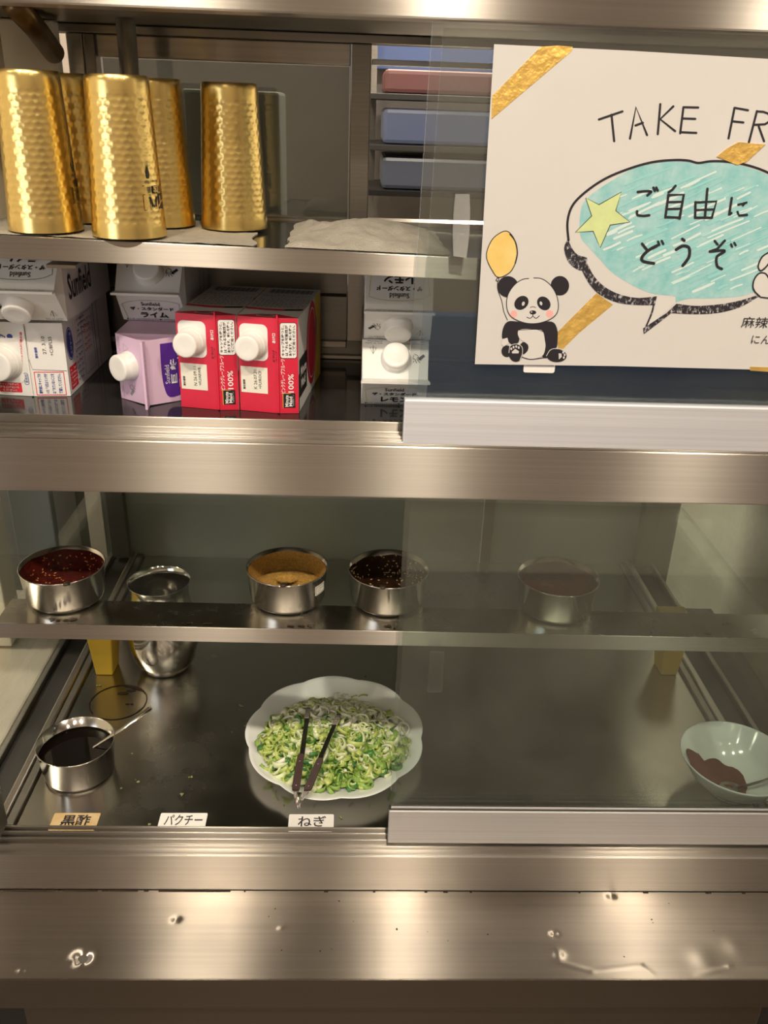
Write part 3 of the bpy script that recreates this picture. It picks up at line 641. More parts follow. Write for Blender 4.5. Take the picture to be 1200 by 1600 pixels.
# ================================================================== cartons
def axis_carton(label, pos, rz, roll, cat='carton', group=None, name='drink_carton'):
    e = empty(name, pos, label, cat, group); e.rotation_euler = (0, 0, rz); return e
GA, GL, GH, GF = 0.070, 0.165, 0.026, 0.011      # gable carton: side, body length, roof depth, fin
def gable_body(roll):
    """lying on its side, roof towards -y; shoulder at y=0; returns mesh builder with a carton of section side GA, rolled about y, standing on z=0"""
    h = GA/2; mb = MB(); k = 0.020
    vs = [(-h, GL, -h), (h, GL, -h), (h, GL, h), (-h, GL, h), (-h, 0, -h), (h, 0, -h), (h, 0, h), (-h, 0, h),
          (-h*.97, -GH, 0.0012), (h*.97, -GH, 0.0012), (h*.97, -GH, -.0012), (-h*.97, -GH, -.0012),
          (-h*1.02, -GH-GF, 0.0012), (h*1.02, -GH-GF, 0.0012), (h*1.02, -GH-GF, -.0012), (-h*1.02, -GH-GF, -.0012),
          (-h+k, -GH*.55, 0), (h-k, -GH*.55, 0)]
    fs = [(0, 1, 2, 3), (4, 5, 1, 0), (7, 3, 2, 6), (5, 6, 2, 1), (4, 0, 3, 7),
          (7, 6, 9, 8), (4, 11, 10, 5), (8, 9, 13, 12), (11, 15, 14, 10), (12, 13, 14, 15), (9, 10, 14, 13), (8, 12, 15, 11),
          (4, 7, 16), (7, 8, 16), (8, 11, 16), (11, 4, 16), (5, 17, 6), (6, 17, 9), (9, 17, 10), (10, 17, 5)]
    R = Matrix.Rotation(roll, 4, 'Y'); T = Matrix.Translation((0, 0, h))
    mb.add([T @ R @ Vector(v) for v in vs], fs); return mb, T @ R
def gface(kind, X):
    """printing faces in carton space; X maps to the lying carton"""
    h = GA/2
    if kind == 'T': o, u, v = Vector((0, -GH/2, (h+.0012)/2)), Vector((-1, 0, 0)), Vector((0, -GH, .0012-h))
    elif kind == 'C': o, u, v = Vector((0, -GH/2, -(h+.0012)/2)), Vector((1, 0, 0)), Vector((0, -GH, h-.0012))
    elif kind == 'R': o, u, v = Vector((h, GL/2, 0)), Vector((0, 1, 0)), Vector((0, 0, 1))
    elif kind == 'L': o, u, v = Vector((-h, GL/2, 0)), Vector((0, -1, 0)), Vector((0, 0, 1))
    elif kind == 'U': o, u, v = Vector((0, GL/2, h)), Vector((1, 0, 0)), Vector((0, 1, 0))
    elif kind == 'F': o, u, v = Vector((0, -GH-GF/2, .0012)), Vector((-1, 0, 0)), Vector((0, -1, 0))
    R3 = X.to_3x3()
    return Face(X @ o, R3 @ u, R3 @ v)
PANEL_H = math.hypot(GH, GA/2)
def cap_on(f, x, y, r=0.0142, hgt=0.012, base=True):
    mb = MB(); prof = [(r*1.10, 0.0), (r*1.10, .0016), (r, .002), (r, hgt-.0018), (r*.95, hgt-.0004), (r*.86, hgt), (r*.55, hgt-.0004), (0.0003, hgt-.0004)]
    seg = 48; n = len(prof); vs = []
    for i, (rr, z) in enumerate(prof):
        for k in range(seg):
            a = 2*PI*k/seg; rq = rr*(1+(.012 if (k % 2 and 2 <= i <= 3) else 0)); vs.append(f.p(x+rq*math.cos(a), y+rq*math.sin(a), z))
    mb.add(vs, [(i*seg+k, i*seg+(k+1) % seg, (i+1)*seg+(k+1) % seg, (i+1)*seg+k) for i in range(n-1) for k in range(seg)], 0, True)
    return mb
def hand_icon(f, mb, x, y, s, mi=0, mir=1):
    f.line(mb, smooth([(x-.9*s*mir, y+.9*s), (x-.3*s*mir, y+.2*s), (x-.5*s*mir, y-.5*s), (x+.2*s*mir, y-.9*s)]), .0006, mi=mi)
    f.line(mb, smooth([(x-.2*s*mir, y+1.0*s), (x+.1*s*mir, y+.2*s), (x+.5*s*mir, y+.1*s), (x+.4*s*mir, y-.6*s)]), .0006, mi=mi)
    f.line(mb, [(x+.5*s*mir, y+.9*s), (x+.3*s*mir, y+.5*s)], .0005, mi=mi)
    c, q = math.cos(.7), math.sin(.7)
    for a, b in (((-.5, -.28), (.5, .28)),):
        f.poly(mb, [(x-1.3*s*mir+(p*c-r_*q)*s*mir, y-.3*s+(p*q+r_*c)*s) for p, r_ in ((-.6, -.3), (.5, -.3), (.5, -.55), (1.0, 0), (.5, .55), (.5, .3), (-.6, .3))], .0003, mi)
def lime_lemon(label, pos, rz, roll, fruit, outline, group, sideprint=True, capx=0.0):
    e = axis_carton(label, pos, rz, roll, group=group)
    mb, X = gable_body(roll); body = mb.build('body', M['carton'], e, world=False)
    T, C = gface('T', X), gface('C', X); pr = MB(); ol = MB()
    y0 = -PANEL_H/2
    T.text(pr, fruit, .001, y0+.0102, .0092, w=.030, weight=.045); T.text(pr, 'ザ・スタンダード', .0, y0+.0200, .0058, w=.047, weight=.04)
    T.text(pr, 'Sunfield', .0, y0+.0278, .0056, w=.020, weight=.012)
    T.fine(pr, -.030, y0+.001, .031, y0+.0043, 1, seed=3); T.ell(pr, -.030, y0+.0027, .001, .001); T.ell(pr, .006, y0+.0027, .001, .001)
    T.line(ol, [(-.029, y0+.0045), (-.031, y0+.0265)]+smooth([(-.031, y0+.0265), (-.020, y0+.0315), (.0, y0+.0335), (.020, y0+.0325), (.031, y0+.0295)], 5)+[(.029, y0+.0045)], .0005)
    C.fine(pr, -.030, y0+.0005, -.012, y0+.005, 2, seed=5); C.fine(pr, .014, y0+.0005, .032, y0+.005, 2, seed=6)
    hand_icon(C, pr, -.021, y0+.020, .0052); C.line(pr, [(.020, y0+.009), (.0235, y0+.016), (.027, y0+.009)], .0005, closed=True); C.line(pr, [(.0235, y0+.016), (.0235, y0+.007)], .0005)
    for fk in ('F',):
        ff = gface(fk, X); ff.fine(pr, -.026, -.002, .026, .002, 1, seed=8)
    if sideprint:
        S = gface('R' if abs(roll) < 1 else 'L', X)
        if abs(roll) > 1:
            S = S.rot(0, 0, PI/2)
            for k in range(3): S.fine(pr, -.030, .030-.022*k, .026, .046-.022*k, 4, seed=40+k)
        else: S.text(pr, 'Sunfield', -GL/2+.052, -.004, .026, w=.078, weight=.02)
        S2 = gface('L' if abs(roll) < 1 else 'R', X); S2.fine(pr, -.05, -.02, .06, .02, 8, seed=4)
    so_ = pr.build('print', M['label_black'], e, world=False); so_['kind'] = 'stuff'; ol.build('label_outline', outline, e, world=False)
    cap_on(C, capx, y0+.021).build('cap', M['cap'], e, world=False)
    return e
GRP = 'drink cartons lying in the cupboard'
# --- brick cartons
def brick(label, pos, rz, w_, h_, L_, seam, mat_front, mat_body, cat='carton', dents=0.0):
    e = axis_carton(label, pos, rz, 0, group=GRP)
    mb = MB(); s = seam; r = 0.0012
    # front pentagon profile: slightly pitched about the seam
    fl, fr = -.0005, -.0005; fm = -0.0045
    vs = [(0, L_, 0), (w_, L_, 0), (w_, L_, h_), (0, L_, h_), (0, fl, 0), (s-.0011, fm, -.0), (s+.0011, fm, -.0), (w_, fr, 0), (w_, fr, h_), (s+.0011, fm, h_), (s-.0011, fm, h_), (0, fl, h_),
          (s-.0007, fm-.0020, .001), (s+.0007, fm-.0020, .001), (s+.0007, fm-.0020, h_+.004), (s-.0007, fm-.0020, h_+.004)]
    fs = [(0, 3, 2, 1), (4, 0, 1, 7, 6, 5), (11, 10, 9, 8, 2, 3), (7, 1, 2, 8), (4, 11, 3, 0)]
    mb.add(vs, fs, 0); mb.add(vs, [(4, 5, 10, 11), (6, 7, 8, 9), (5, 12, 15, 10), (12, 13, 14, 15), (13, 6, 9, 14), (9, 10, 15, 14)], 1)
    body = mb.build('body', [mat_body, mat_front], e, world=False)
    FL = Face((s/2, (fl+fm)/2, h_/2), (s, fm-fl, 0), (0, 0, 1)); FR = Face(((s+w_)/2, (fr+fm)/2, h_/2), (w_-s, fr-fm, 0), (0, 0, 1))
    return e, FL, FR
def spout(FL, x, y, e, r=.0128):
    b = MB(); pts = rrect(x-r*1.12, y-r*1.45, x+r*1.18, y+r*1.45, .006)
    FL.poly(b, pts, .0006); n = len(pts); b.add([FL.p(a, c, .0) for a, c in pts]+[FL.p(a, c, .0006) for a, c in pts], [(i, (i+1) % n, n+(i+1) % n, n+i) for i in range(n)])
    pl = b.build('spout_plate', M['cap'], e, world=False)
    f2 = Face(FL.p(0, 0, .0006), FL.u, FL.v)
    mb = cap_on(f2, x, y-.002, r*1.08, .0045); m2 = cap_on(Face(f2.p(0, 0, .004), f2.u, f2.v), x-.002, y-.003, r, .012)
    mb.add(m2.v, m2.f, 0, True); mb.build('cap', M['cap'], e, world=False)
RW, RH, RL = 0.0615, 0.0985, 0.150
def red_carton(label, corner, rz, date1, date2):
    # corner = bottom front right corner
    d = Vector((math.cos(rz), math.sin(rz), 0)); pos = corner - d*RW; pos.z = ZC+.0004
    e, FL, FR = brick(label, pos, rz, RW, RH, RL, .0415, M['red'], M['carton'])
    wl = FL; W = MB(); B = MB(); C = MB(); BL = MB(); RD = MB(); Y = MB(); G = MB()
    spout(FL, -.0045, RH/2-.0255, e)
    FL.rect(C, -.0190, -RH/2+.020, .0095, -RH/2+.0475)
    q = FL.rot(-.004, -RH/2+.0335, PI/2)
    q.text(B, date1, .001, -.0005, .0032, w=.020, off=.0005); q.text(B, date2, .001, -.0055, .0030, w=.019, off=.0005); q.text(B, '賞味期限', -.005, .0115, .0026, w=.0105, weight=.02, off=.0005)
    q = FL.rot(.0160, RH/2-.030, PI/2); q.text(B, 'はずすリング', -.008, -.0005, .0026, w=.012, weight=.02); q.text(W, 'あけ口', .010, -.001, .0034, w=.010, weight=.03); q.text(B, 'キャップ', -.008, -.0038, .0026, w=.009, weight=.02)
    FR.rect(W, -.0078, RH/2-.040, .0088, RH/2-.004, r=.0025); FR.line(B, rrect(-.0078, RH/2-.040, .0088, RH/2-.004, .0025), .0005, .0004, closed=True)
    q = FR.rot(.0005, RH/2-.022, PI/2)
    for k, s in enumerate(('キャップを持つと、', 'はずれる可能性が', 'あります。本体を持っ', 'てご使用ください。')): q.text(B, s, .0, .0056-.0037*k, .0030, w=.031, weight=.02, off=.0005)
    q = FR.rot(-.002, -.0035, PI/2); q.text(W, 'ピンクグレープフルーツ', -.006, .0035, .0046, w=.036, weight=.012); q.text(W, '100%', -.0135, -.0045, .0056, w=.0195, weight=.012)
    FR.rect(B, -.0058, -RH/2+.006, .0068, -RH/2+.0215); FR.line(Y, [(-.0058, -RH/2+.006), (-.0058, -RH/2+.0215), (.002, -RH/2+.0215)], .0005, .0004)
    q = FR.rot(.0005, -RH/2+.0135, PI/2); q.text(W, 'Minute', .0, .0025, .0036, w=.0125, weight=.02, off=.0005); q.text(W, 'Maid', -.0006, -.0015, .0036, w=.0105, weight=.02, off=.0005); q.fine(W, -.005, -.0052, .006, -.0036, 1, .0005)
    # top side (faces up): white with a red stripe, fine print and a barcode
    U = Face((RW/2, RL/2, RH), (1, 0, 0), (0, 1, 0))
    U.poly(RD, [(-.0305, -RL/2+.034), (-.006, -RL/2+.0295), (.011, -RL/2+.030), (.011, -RL/2+.0375), (-.006, -RL/2+.037), (-.0305, -RL/2+.0415)], .0006); U.poly(B, [(.011, -RL/2+.030), (.0295, -RL/2+.034), (.0295, -RL/2+.0415), (.011, -RL/2+.0375)], .0006)
    U.fine(G, -.027, -.030, .027, .018, 6, seed=9); U.fine(G, -.027, .022, .027, .036, 2, seed=19)
    for k in range(26): U.rect(B, -.024+k*.0019, .045, -.024+k*.0019+(.0011 if k*7 % 3 else .0005), .066)
    U.ell(W, -.003, -RL/2+.0055, .010, .0035); U.ell(B, -.003, -RL/2+.0055, .008, .0022, .0005)
    # front edge fold of red over the top
    U.poly(RD, [(-RW/2, -RL/2-.0005), (.0107, -RL/2-.0045), (RW/2, -RL/2), (RW/2, -RL/2+.0035), (.016, -RL/2+.010), (.0095, -RL/2+.014), (-.012, -RL/2+.012), (-RW/2, -RL/2+.004)], .00015)
    # right side: fruit picture, black band and yellow corner
    S = Face((RW, RL/2, RH/2), (0, 1, 0), (0, 0, 1))
    S.rect(Y, .032, -RH/2, RL/2, RH/2, .0002); S.ell(RD, .010, .004, .034, .046, .00035); S.ell(W, .010, .004, .027, .039, .0004); S.ell(RD, .010, .004, .0255, .0375, .00045); S.ell(G, .040, .014, .006, .012, .0005)
    S.rect(B, -RL/2+.004, -.034, -.026, .006, .0006); S.rect(B, -RL/2, -RH/2, -RL/2+.0035, -.008, .0003)
    S.text(W, 'Minute', -.048, -.008, .010, w=.034, weight=.02, off=.0008); S.text(W, 'Maid', -.05, -.021, .010, w=.026, weight=.02, off=.0008)
    B.build('black_print', M['label_black'], e, world=False)['kind'] = 'stuff'; W.build('white_print', M['label_white'], e, world=False)['kind'] = 'stuff'; C.build('date_label', M['label_cream'], e, world=False)
    RD.build('red_print', M['red'], e, world=False)['kind'] = 'stuff'; Y.build('yellow_print', M['label_yellow'], e, world=False)['kind'] = 'stuff'; G.build('small_print', M['label_grey'], e, world=False)['kind'] = 'stuff'
    return e
rzr = -0.105
r2 = atZ(467, 646, ZC); r1 = r2 - Vector((math.cos(rzr), math.sin(rzr), 0))*(RW+.0014)
red_carton('crimson juice carton lying beside the lilac carton, date ending 09.11', r1, rzr, 'N 26.09.11', '+FU/ARWB')
red_carton('crimson juice carton lying at the right of the red pair, date ending 07.31', r2, rzr, 'K 26.07.31', '+FU/ROCF')
# --- milk carton at lower left
mc = atZ(111, 619, ZC); MW, MHt, MLn = 0.077, 0.0785, 0.17
e, FL, FR = brick('white milk carton lying at lower left with navy dots and red framed notices', Vector((mc.x-MW, mc.y, ZC+.0004)), 0.0, MW, MHt, MLn, .0385, M['carton'], M['carton'])
spout(FL, -.0065, -.001, e, .0165)
RDm, BLm, BKm, Wm = MB(), MB(), MB(), MB()
FL.rect(RDm, -.0165, -MHt/2+.0035, .0085, -MHt/2+.0145, r=.0015)
q = FL.rot(-.004, -MHt/2+.009, 0)
for k, s in enumerate(('キャップを持って', '持ち上げないで', 'ください！')): q.text(Wm, s, -.001, .0033-.0033*k, .0026, w=.021-.003*(k == 2)*2, weight=.02, off=.0005)
FL.ell(BLm, .0035, .0245, .0032, .0026); FL.ell(BLm, -.0145, .031, .004, .0028); FL.poly(BLm, smooth([(-.018, .018), (-.010, .0225), (-.002, .0205), (-.002, .0245), (-.010, .0265), (-.018, .022)], 4, True)); q = FL.rot(-.008, .0235, -.05); q.text(Wm, 'OPEN', 0, 0, .0028, w=.010, weight=.02, off=.0005)
q = FL.rot(.0135, .010, -PI/2-.12); q.text(RDm, '要冷蔵(10℃以下)で保存', .0, .0, .0030, w=.040, weight=.02)
FL.line(BLm, rrect(.0125, -.0265, .0170, -.0140, .002), .0005, closed=True); q = FL.rot(.0148, -.0202, PI/2); q.text(BLm, '業務用', 0, 0, .0030, w=.009)
FR.line(RDm, rrect(-.0150, -MHt/2+.0015, .0150, -MHt/2+.0265), .0011, closed=True)
q = FR.rot(0, -MHt/2+.014, PI/2)
for k, s in enumerate(('開封前にキャップの', 'いたずら防止リングが', 'はずれていないことを', '確認してください。')): q.text(BLm, s, -.0, .0105-.0068*k, .0038, w=.0215, weight=.02, off=.0004)
q = FR.rot(.001, .014, PI/2); q.text(BKm, '27. 3.10', .002, .0025, .0034, w=.019); q.text(BKm, '+C/BFL55', .001, -.0045, .0034, w=.020); q.text(BLm, '賞味期限', -.006, .011, .0030, w=.012, weight=.02)
FR.line(BKm, [(-.018, MHt/2-.003), (-.0185, .002), (-.016, -.010), (.0185, -.0115)], .0004)
S = Face((MW, MLn/2, MHt/2), (0, 1, 0), (0, 0, 1))
S.ell(BLm, -MLn/2+.016, .0135, .0115, .0175); S.ell(Wm, -MLn/2+.016, .0135, .0103, .0162, .00035); S.ell(BLm, -MLn/2+.016, .0135, .0096, .0155, .00045)
q = S.rot(-MLn/2+.016, .0135, PI/2); q.text(Wm, 'スジャータ', 0, -.002, .0062, w=.024, weight=.02, off=.0007)
S.rect(RDm, -MLn/2+.006, -MHt/2+.0045, -MLn/2+.030, -.010); S.fine(Wm, -MLn/2+.008, -MHt/2+.006, -MLn/2+.028, -.012, 5, .0005, seed=2)
S.line(RDm, rrect(-MLn/2+.033, .012, -MLn/2+.040, .034), .0005, closed=True); S.fine(BLm, -MLn/2+.034, -.034, -MLn/2+.055, .010, 7, seed=12); S.fine(BKm, -MLn/2+.045, .012, -MLn/2+.075, .034, 4, seed=13)
S.line(BLm, rrect(-MLn/2+.060, -.033, -MLn/2+.100, .034), .0008, closed=True); S.fine(RDm, -MLn/2+.066, -.010, -MLn/2+.092, .028, 6, seed=14); S.line(BKm, [(-MLn/2+.108, -.038), (-MLn/2+.108, .038)], .0012); S.line(BKm, [(-MLn/2+.122, -.038), (-MLn/2+.122, .038)], .0012)
RDm.build('red_print', M['label_red'], e, world=False)['kind'] = 'stuff'; BLm.build('navy_print', M['label_blue'], e, world=False)['kind'] = 'stuff'; BKm.build('black_print', M['label_black'], e, world=False)['kind'] = 'stuff'; Wm.build('white_print', M['label_white'], e, world=False)['kind'] = 'stuff'
# --- lime carton on top of the milk carton
g = atZ(106, 503, ZC+MHt+.004)
lime_lemon('white lime drink carton with its printed panel upside down, on top of the milk carton', Vector((g.x-.035, g.y, ZC+MHt+.0050)), 0.0, 0.0, 'ライム', M['label_green'], GRP, capx=-.008)
# --- lilac carton
g = atZ(190, 622, ZC); lil = Vector((g.x+.035, g.y, ZC+.0003))
e = axis_carton('lilac drink carton on its side with purple printed panel, left of the red cartons', lil, 0.0, -PI/2, group=GRP)
mb, X = gable_body(PI/2); mb.build('body', M['lilac'], e, world=False)
T, C = gface('T', X), gface('C', X); P, W, B = MB(), MB(), MB(); y0 = -PANEL_H/2
T.poly(P, smooth([(-.027, y0+.001), (-.029, y0+.020), (-.016, y0+.026), (.004, y0+.0275), (.029, y0+.027)], 4)+[(.029, y0+.001)], .0003)
T.text(W, 'Sunfield', -.004, y0+.0215, .0052, w=.020, off=.0006); T.text(W, '巨 峰', -.001, y0+.0140, .0074, w=.027, weight=.03, off=.0006); T.text(W, 'エ ー ド', -.001, y0+.0055, .0074, w=.038, weight=.02, off=.0006)
hand_icon(C, B, .019, y0+.021, .0050, mir=-1); C.fine(B, .012, y0+.002, .031, y0+.007, 2, seed=5); C.line(B, [(-.026, y0+.012), (-.022, y0+.020), (-.018, y0+.012)], .0005, closed=True); C.fine(B, -.032, y0+.002, -.016, y0+.007, 2, seed=6)
gface('F', X).fine(B, -.026, -.002, .026, .002, 1, seed=8)
P.build('purple_panel', M['purple'], e, world=False); W.build('white_print', M['label_white'], e, world=False)['kind'] = 'stuff'; B.build('small_print', M['label_grey'], e, world=False)['kind'] = 'stuff'
cap_on(C, -.004, y0+.019, .0138, .016).build('cap', M['cap'], e, world=False)
# --- lime carton on top of the lilac one
g = atZ(194, 500, ZC+GA+.0005)
lime_lemon('white lime drink carton with upright printed panel, resting on the lilac carton', Vector((g.x+.0345, g.y, ZC+GA+.0009)), -0.03, PI, 'ライム', M['label_grey'], GRP, sideprint=True)
# --- lemon cartons
g = atZ(564, 631, ZC)
lime_lemon('white lemon drink carton standing on the cupboard floor beside the sliding glass', Vector((g.x+.035, g.y, ZC+.0003)), 0.0, PI, 'レモン', M['label_yellow'], GRP, sideprint=False)
lime_lemon('white lemon drink carton upside down on top of the other lemon carton', Vector((g.x+.0365, g.y+.004, ZC+GA+.0010)), 0.0, 0.0, 'レモン', M['label_yellow'], GRP, sideprint=False)
# ================================================================== the hand-drawn notice
PY = 0.8008
poster = empty('handmade_notice', atY(1000, 560, PY), 'hand-drawn white paper notice with panda, balloon and teal speech bubble taped to the glass', 'notice')
def PP(px, py, k=0): return atY(px, py, PY-0.00012*k)
pm = MB(); pc = [(772, 69), (980, 79), (1200, 92), (1480, 108), (1462, 592), (1200, 578), (960, 572), (742, 569), (750, 440), (760, 260)]
fr = [PP(a, b) for a, b in pc]; n = len(fr)
pm.add(fr+[v+Vector((0, .0004, 0)) for v in fr], [tuple(range(n)), tuple(range(2*n-1, n-1, -1))]+[(i, n+i, n+(i+1) % n, (i+1) % n) for i in range(n)])
pm.build('paper', M['paper'], poster)
class Draw:
    def __init__(s, k): s.mb = MB(); s.k = k; s.k0 = k
    def stroke(s, pts, w, closed=False, sm=True):
        P = smooth(pts, 6, closed) if sm and len(pts) > 2 else list(pts)
        ribbon(s.mb, P, w, lambda a, b: PP(a, b, s.k), 0, closed); s.k += .012; return s
    def fill(s, pts, sm=True):
        P = smooth(pts, 6, True) if sm else pts
        s.mb.add([PP(a, b, s.k) for a, b in P], [tuple(range(len(P)))]); s.k += .012; return s
    def ell(s, x, y, rx, ry, ang=0, n=32):
        c, q = math.cos(ang), math.sin(ang)
        return s.fill([(x+rx*math.cos(t)*c-ry*math.sin(t)*q, y+rx*math.cos(t)*q+ry*math.sin(t)*c) for t in [2*PI*i/n for i in range(n)]], False)
    def done(s, name, m, stuff=False):
        o = s.mb.build(name, m, poster)
        if stuff: o['kind'] = 'stuff'
        return o
    def cut(s, name, m):
        s.done(name, m); s.mb = MB(); return s
def a1(x, y): return (740+x/6.155, 340+y/6.155)
def a2(x, y): return (860+x/3.529, 220+y/3.529)
def a3(x, y): return (920+x/4.286, 140+y/4.286)
def A(fn, *p): return [fn(*q) for q in p]
# TAKE FREE, letter by letter
LET = [[[(68, 200), (225, 146)], [(152, 168), (170, 345)]], [[(276, 327), (316, 118), (390, 304)], [(313, 240), (362, 222)]], [[(479, 97), (462, 298)], [(566, 112), (478, 198), (578, 278)]],
       [[(634, 118), (612, 292)], [(634, 118), (733, 120)], [(626, 193), (713, 196)], [(614, 285), (720, 290)]], [[(976, 122), (936, 326)], [(976, 122), (1066, 138)], [(958, 212), (1035, 220)]],
       [[(1126, 144), (1072, 354)], [(1138, 246), (1174, 346)], [(1126, 146), (1170, 149), (1200, 160), (1222, 186), (1212, 212), (1180, 232), (1112, 236)]]]
for ox in (1310, 1430): LET.append([[(ox+20, 150), (ox-25, 350)], [(ox+20, 150), (ox+105, 162)], [(ox, 245), (ox+85, 252)], [(ox-23, 345), (ox+75, 355)]])
for L_ in LET:
    d = Draw(2)
    for s in L_: d.stroke(A(a3, *s), 3.5, sm=False)
    d.done('letter', M['ink'])
# speech bubble
outer = A(a2, (100, 548), (94, 450), (120, 360), (190, 285), (300, 210), (430, 155), (560, 118), (680, 106), (760, 109), (815, 122), (880, 113), (960, 114), (1060, 128), (1160, 158), (1230, 195), (1290, 260), (1330, 350), (1335, 450), (1320, 560), (1270, 680), (1200, 800), (1140, 858))
low = A(a2, (1140, 858), (1040, 885), (930, 905), (800, 912), (695, 900), (640, 955), (515, 1040), (560, 960), (578, 868), (480, 868), (380, 850), (300, 810), (240, 750), (200, 680), (195, 645), (150, 630), (115, 590), (100, 548))
tl = Draw(1)
tl.fill(A(a2, (165, 520), (168, 380), (210, 310), (330, 225), (470, 150), (640, 116), (760, 118), (960, 122), (1130, 160), (1260, 230), (1320, 340), (1320, 480), (1260, 660), (1190, 790), (1080, 850), (930, 868), (760, 872), (660, 900), (690, 860), (560, 842), (450, 795), (340, 725), (270, 650), (215, 590)), True).done('teal_fill', M['teal'])
# visible marker strokes, darker and paler, running up to the right
sd, sl = Draw(2), Draw(2); rn = random.Random(11)
cx, cy = a2(700, 500)
for i in range(230):
    x = rn.uniform(905, 1215); y = rn.uniform(255, 468)
    l = rn.uniform(14, 70); an = -0.42+rn.uniform(-.05, .05)
    dx, dy = l*math.cos(an)/2, l*math.sin(an)/2
    ok = all((((xx-1075)/150)**2+((yy-360)/104)**2) < (.93 if xx < 1075 else 1.0) for xx, yy in ((x-dx, y-dy), (x+dx, y+dy)))
    if not ok: continue
    (sd if rn.random() < (.62 if y > 370 or y < 300 else .35) else sl).stroke([(x-dx, y-dy), (x, y+rn.uniform(-1, 1)), (x+dx, y+dy)], rn.uniform(1.2, 4.2))
sd.done('teal_dark_strokes', mat('dark_teal_marker', (0.30, 0.63, 0.63), 0.7), True); sl.done('pale_strokes', mat('pale_teal_marker', (0.64, 0.78, 0.76), 0.7), True)
wt = Draw(2.4); wt.fill(A(a2, (586, 860), (690, 872), (690, 895), (600, 975), (530, 1025), (565, 960)), False); wt.done('bubble_tail', M['white_ink'])
bk = Draw(3); bk.stroke(outer, 3.6); bk.done('bubble_outline', M['ink'])
sh = Draw(3)
def band(top, bot): sh.fill(top+list(reversed(bot)), False)
band(smooth(A(a2, (98, 545), (118, 590), (150, 628), (198, 643), (203, 660))), smooth(A(a2, (94, 543), (76, 590), (90, 650), (120, 690), (165, 715), (190, 700))))
band(smooth(A(a2, (198, 665), (240, 745), (300, 805), (380, 846), (480, 866), (588, 857))), smooth(A(a2, (172, 712), (215, 790), (275, 850), (370, 892), (470, 905), (576, 906))))
sh.stroke(A(a2, (576, 870), (560, 945), (525, 1030)), 2.6); 
band(A(a2, (696, 898), (640, 950), (510, 1035)), A(a2, (660, 955), (590, 1010), (515, 1066)))
band(smooth(A(a2, (696, 898), (800, 910), (930, 902), (1040, 882), (1140, 852))), smooth(A(a2, (662, 950), (800, 956), (930, 948), (1050, 915), (1152, 856))))
sh.done('bubble_shading', M['inkbrush'], True)
# star
s_ = Draw(3); st_ = A(a2, (195, 315), (268, 352), (392, 282), (360, 385), (438, 448), (330, 464), (275, 588), (236, 498), (138, 504), (228, 414)); s_.fill(st_, False).done('star', M['star'])
o_ = Draw(4); o_.stroke(st_, 1.2, True, False); o_.done('star_outline', M['ink'])
# Japanese hand lettering, stroke by stroke
j = Draw(5); ends = (4, 10, 15, 18, 22, 24, 29); cnt = 0
for s, w in (([(482, 282), (520, 278), (555, 279), (548, 290), (535, 300)], 9), ([(478, 388), (480, 408), (510, 414), (545, 410)], 9), ([(568, 258), (576, 276)], 9), ([(584, 258), (592, 274)], 9),
          ([(690, 248), (672, 270), (652, 284)], 9), ([(650, 305), (634, 422)], 9), ([(650, 300), (736, 296), (712, 428)], 10), ([(655, 338), (728, 336)], 8), ([(650, 376), (722, 374)], 8), ([(634, 420), (712, 424)], 9),
          ([(866, 264), (852, 422)], 9), ([(800, 338), (798, 424)], 9), ([(800, 340), (916, 334), (890, 424)], 9), ([(805, 382), (898, 378)], 8), ([(798, 424), (888, 424)], 9),
          ([(1000, 315), (985, 412), (998, 398)], 9), ([(1036, 352), (1086, 340), (1062, 356)], 8), ([(1032, 392), (1040, 412), (1084, 408)], 9),
          ([(506, 568), (536, 606)], 10), ([(588, 578), (540, 605), (506, 640), (512, 664), (570, 676)], 11), ([(594, 556), (600, 574)], 9), ([(614, 552), (622, 568)], 9),
          ([(728, 542), (738, 550)], 11), ([(694, 600), (730, 580), (764, 590), (764, 640), (730, 688)], 11),
          ([(906, 552), (922, 572)], 9), ([(962, 550), (920, 596), (880, 610)], 9), ([(880, 610), (962, 606), (918, 640), (920, 690), (945, 706)], 10), ([(996, 570), (1002, 584)], 8), ([(1014, 562), (1022, 576)], 8)):
    j.stroke(A(a2, *s), w/3.529*1.5, sm=len(s) > 3); cnt += 1
    if cnt in ends: j.cut('letter', M['ink'])
# second drawing at the right edge of the bubble (paw of another animal)
c_ = Draw(4); c_.fill(A(a2, (1210, 615), (1165, 640), (1146, 690), (1160, 716), (1190, 705), (1130, 750), (1118, 800), (1140, 850), (1180, 868), (1240, 860)), False); c_.done('white_patch', M['white_ink'])
o_ = Draw(5); o_.stroke(A(a2, (1210, 612), (1168, 640), (1146, 690), (1158, 716), (1185, 700), (1205, 675)), 2.4); o_.stroke(A(a2, (1205, 760), (1185, 732), (1150, 732), (1122, 770), (1120, 820), (1155, 858)), 2.4); o_.stroke(A(a2, (1160, 862), (1210, 868)), 2.0); o_.done('paw_outline', M['ink'], True)
# balloon
b_ = Draw(2); bp = A(a1, (318, 130), (372, 175), (412, 260), (420, 350), (400, 440), (345, 530), (240, 575), (180, 510), (128, 400), (132, 310), (180, 210), (250, 150)); b_.fill(bp); b_.done('balloon', M['balloon'])
o_ = Draw(3); o_.stroke(bp, 1.3, True); o_.stroke(A(a1, (350, 160), (400, 230), (420, 340), (400, 440)), 2.0); o_.stroke(A(a1, (236, 572), (215, 605), (240, 606), (240, 572)), 1.2); o_.stroke(A(a1, (232, 610), (232, 690), (270, 800), (290, 900), (325, 985)), 1.1); o_.done('balloon_outline', M['ink'], True)
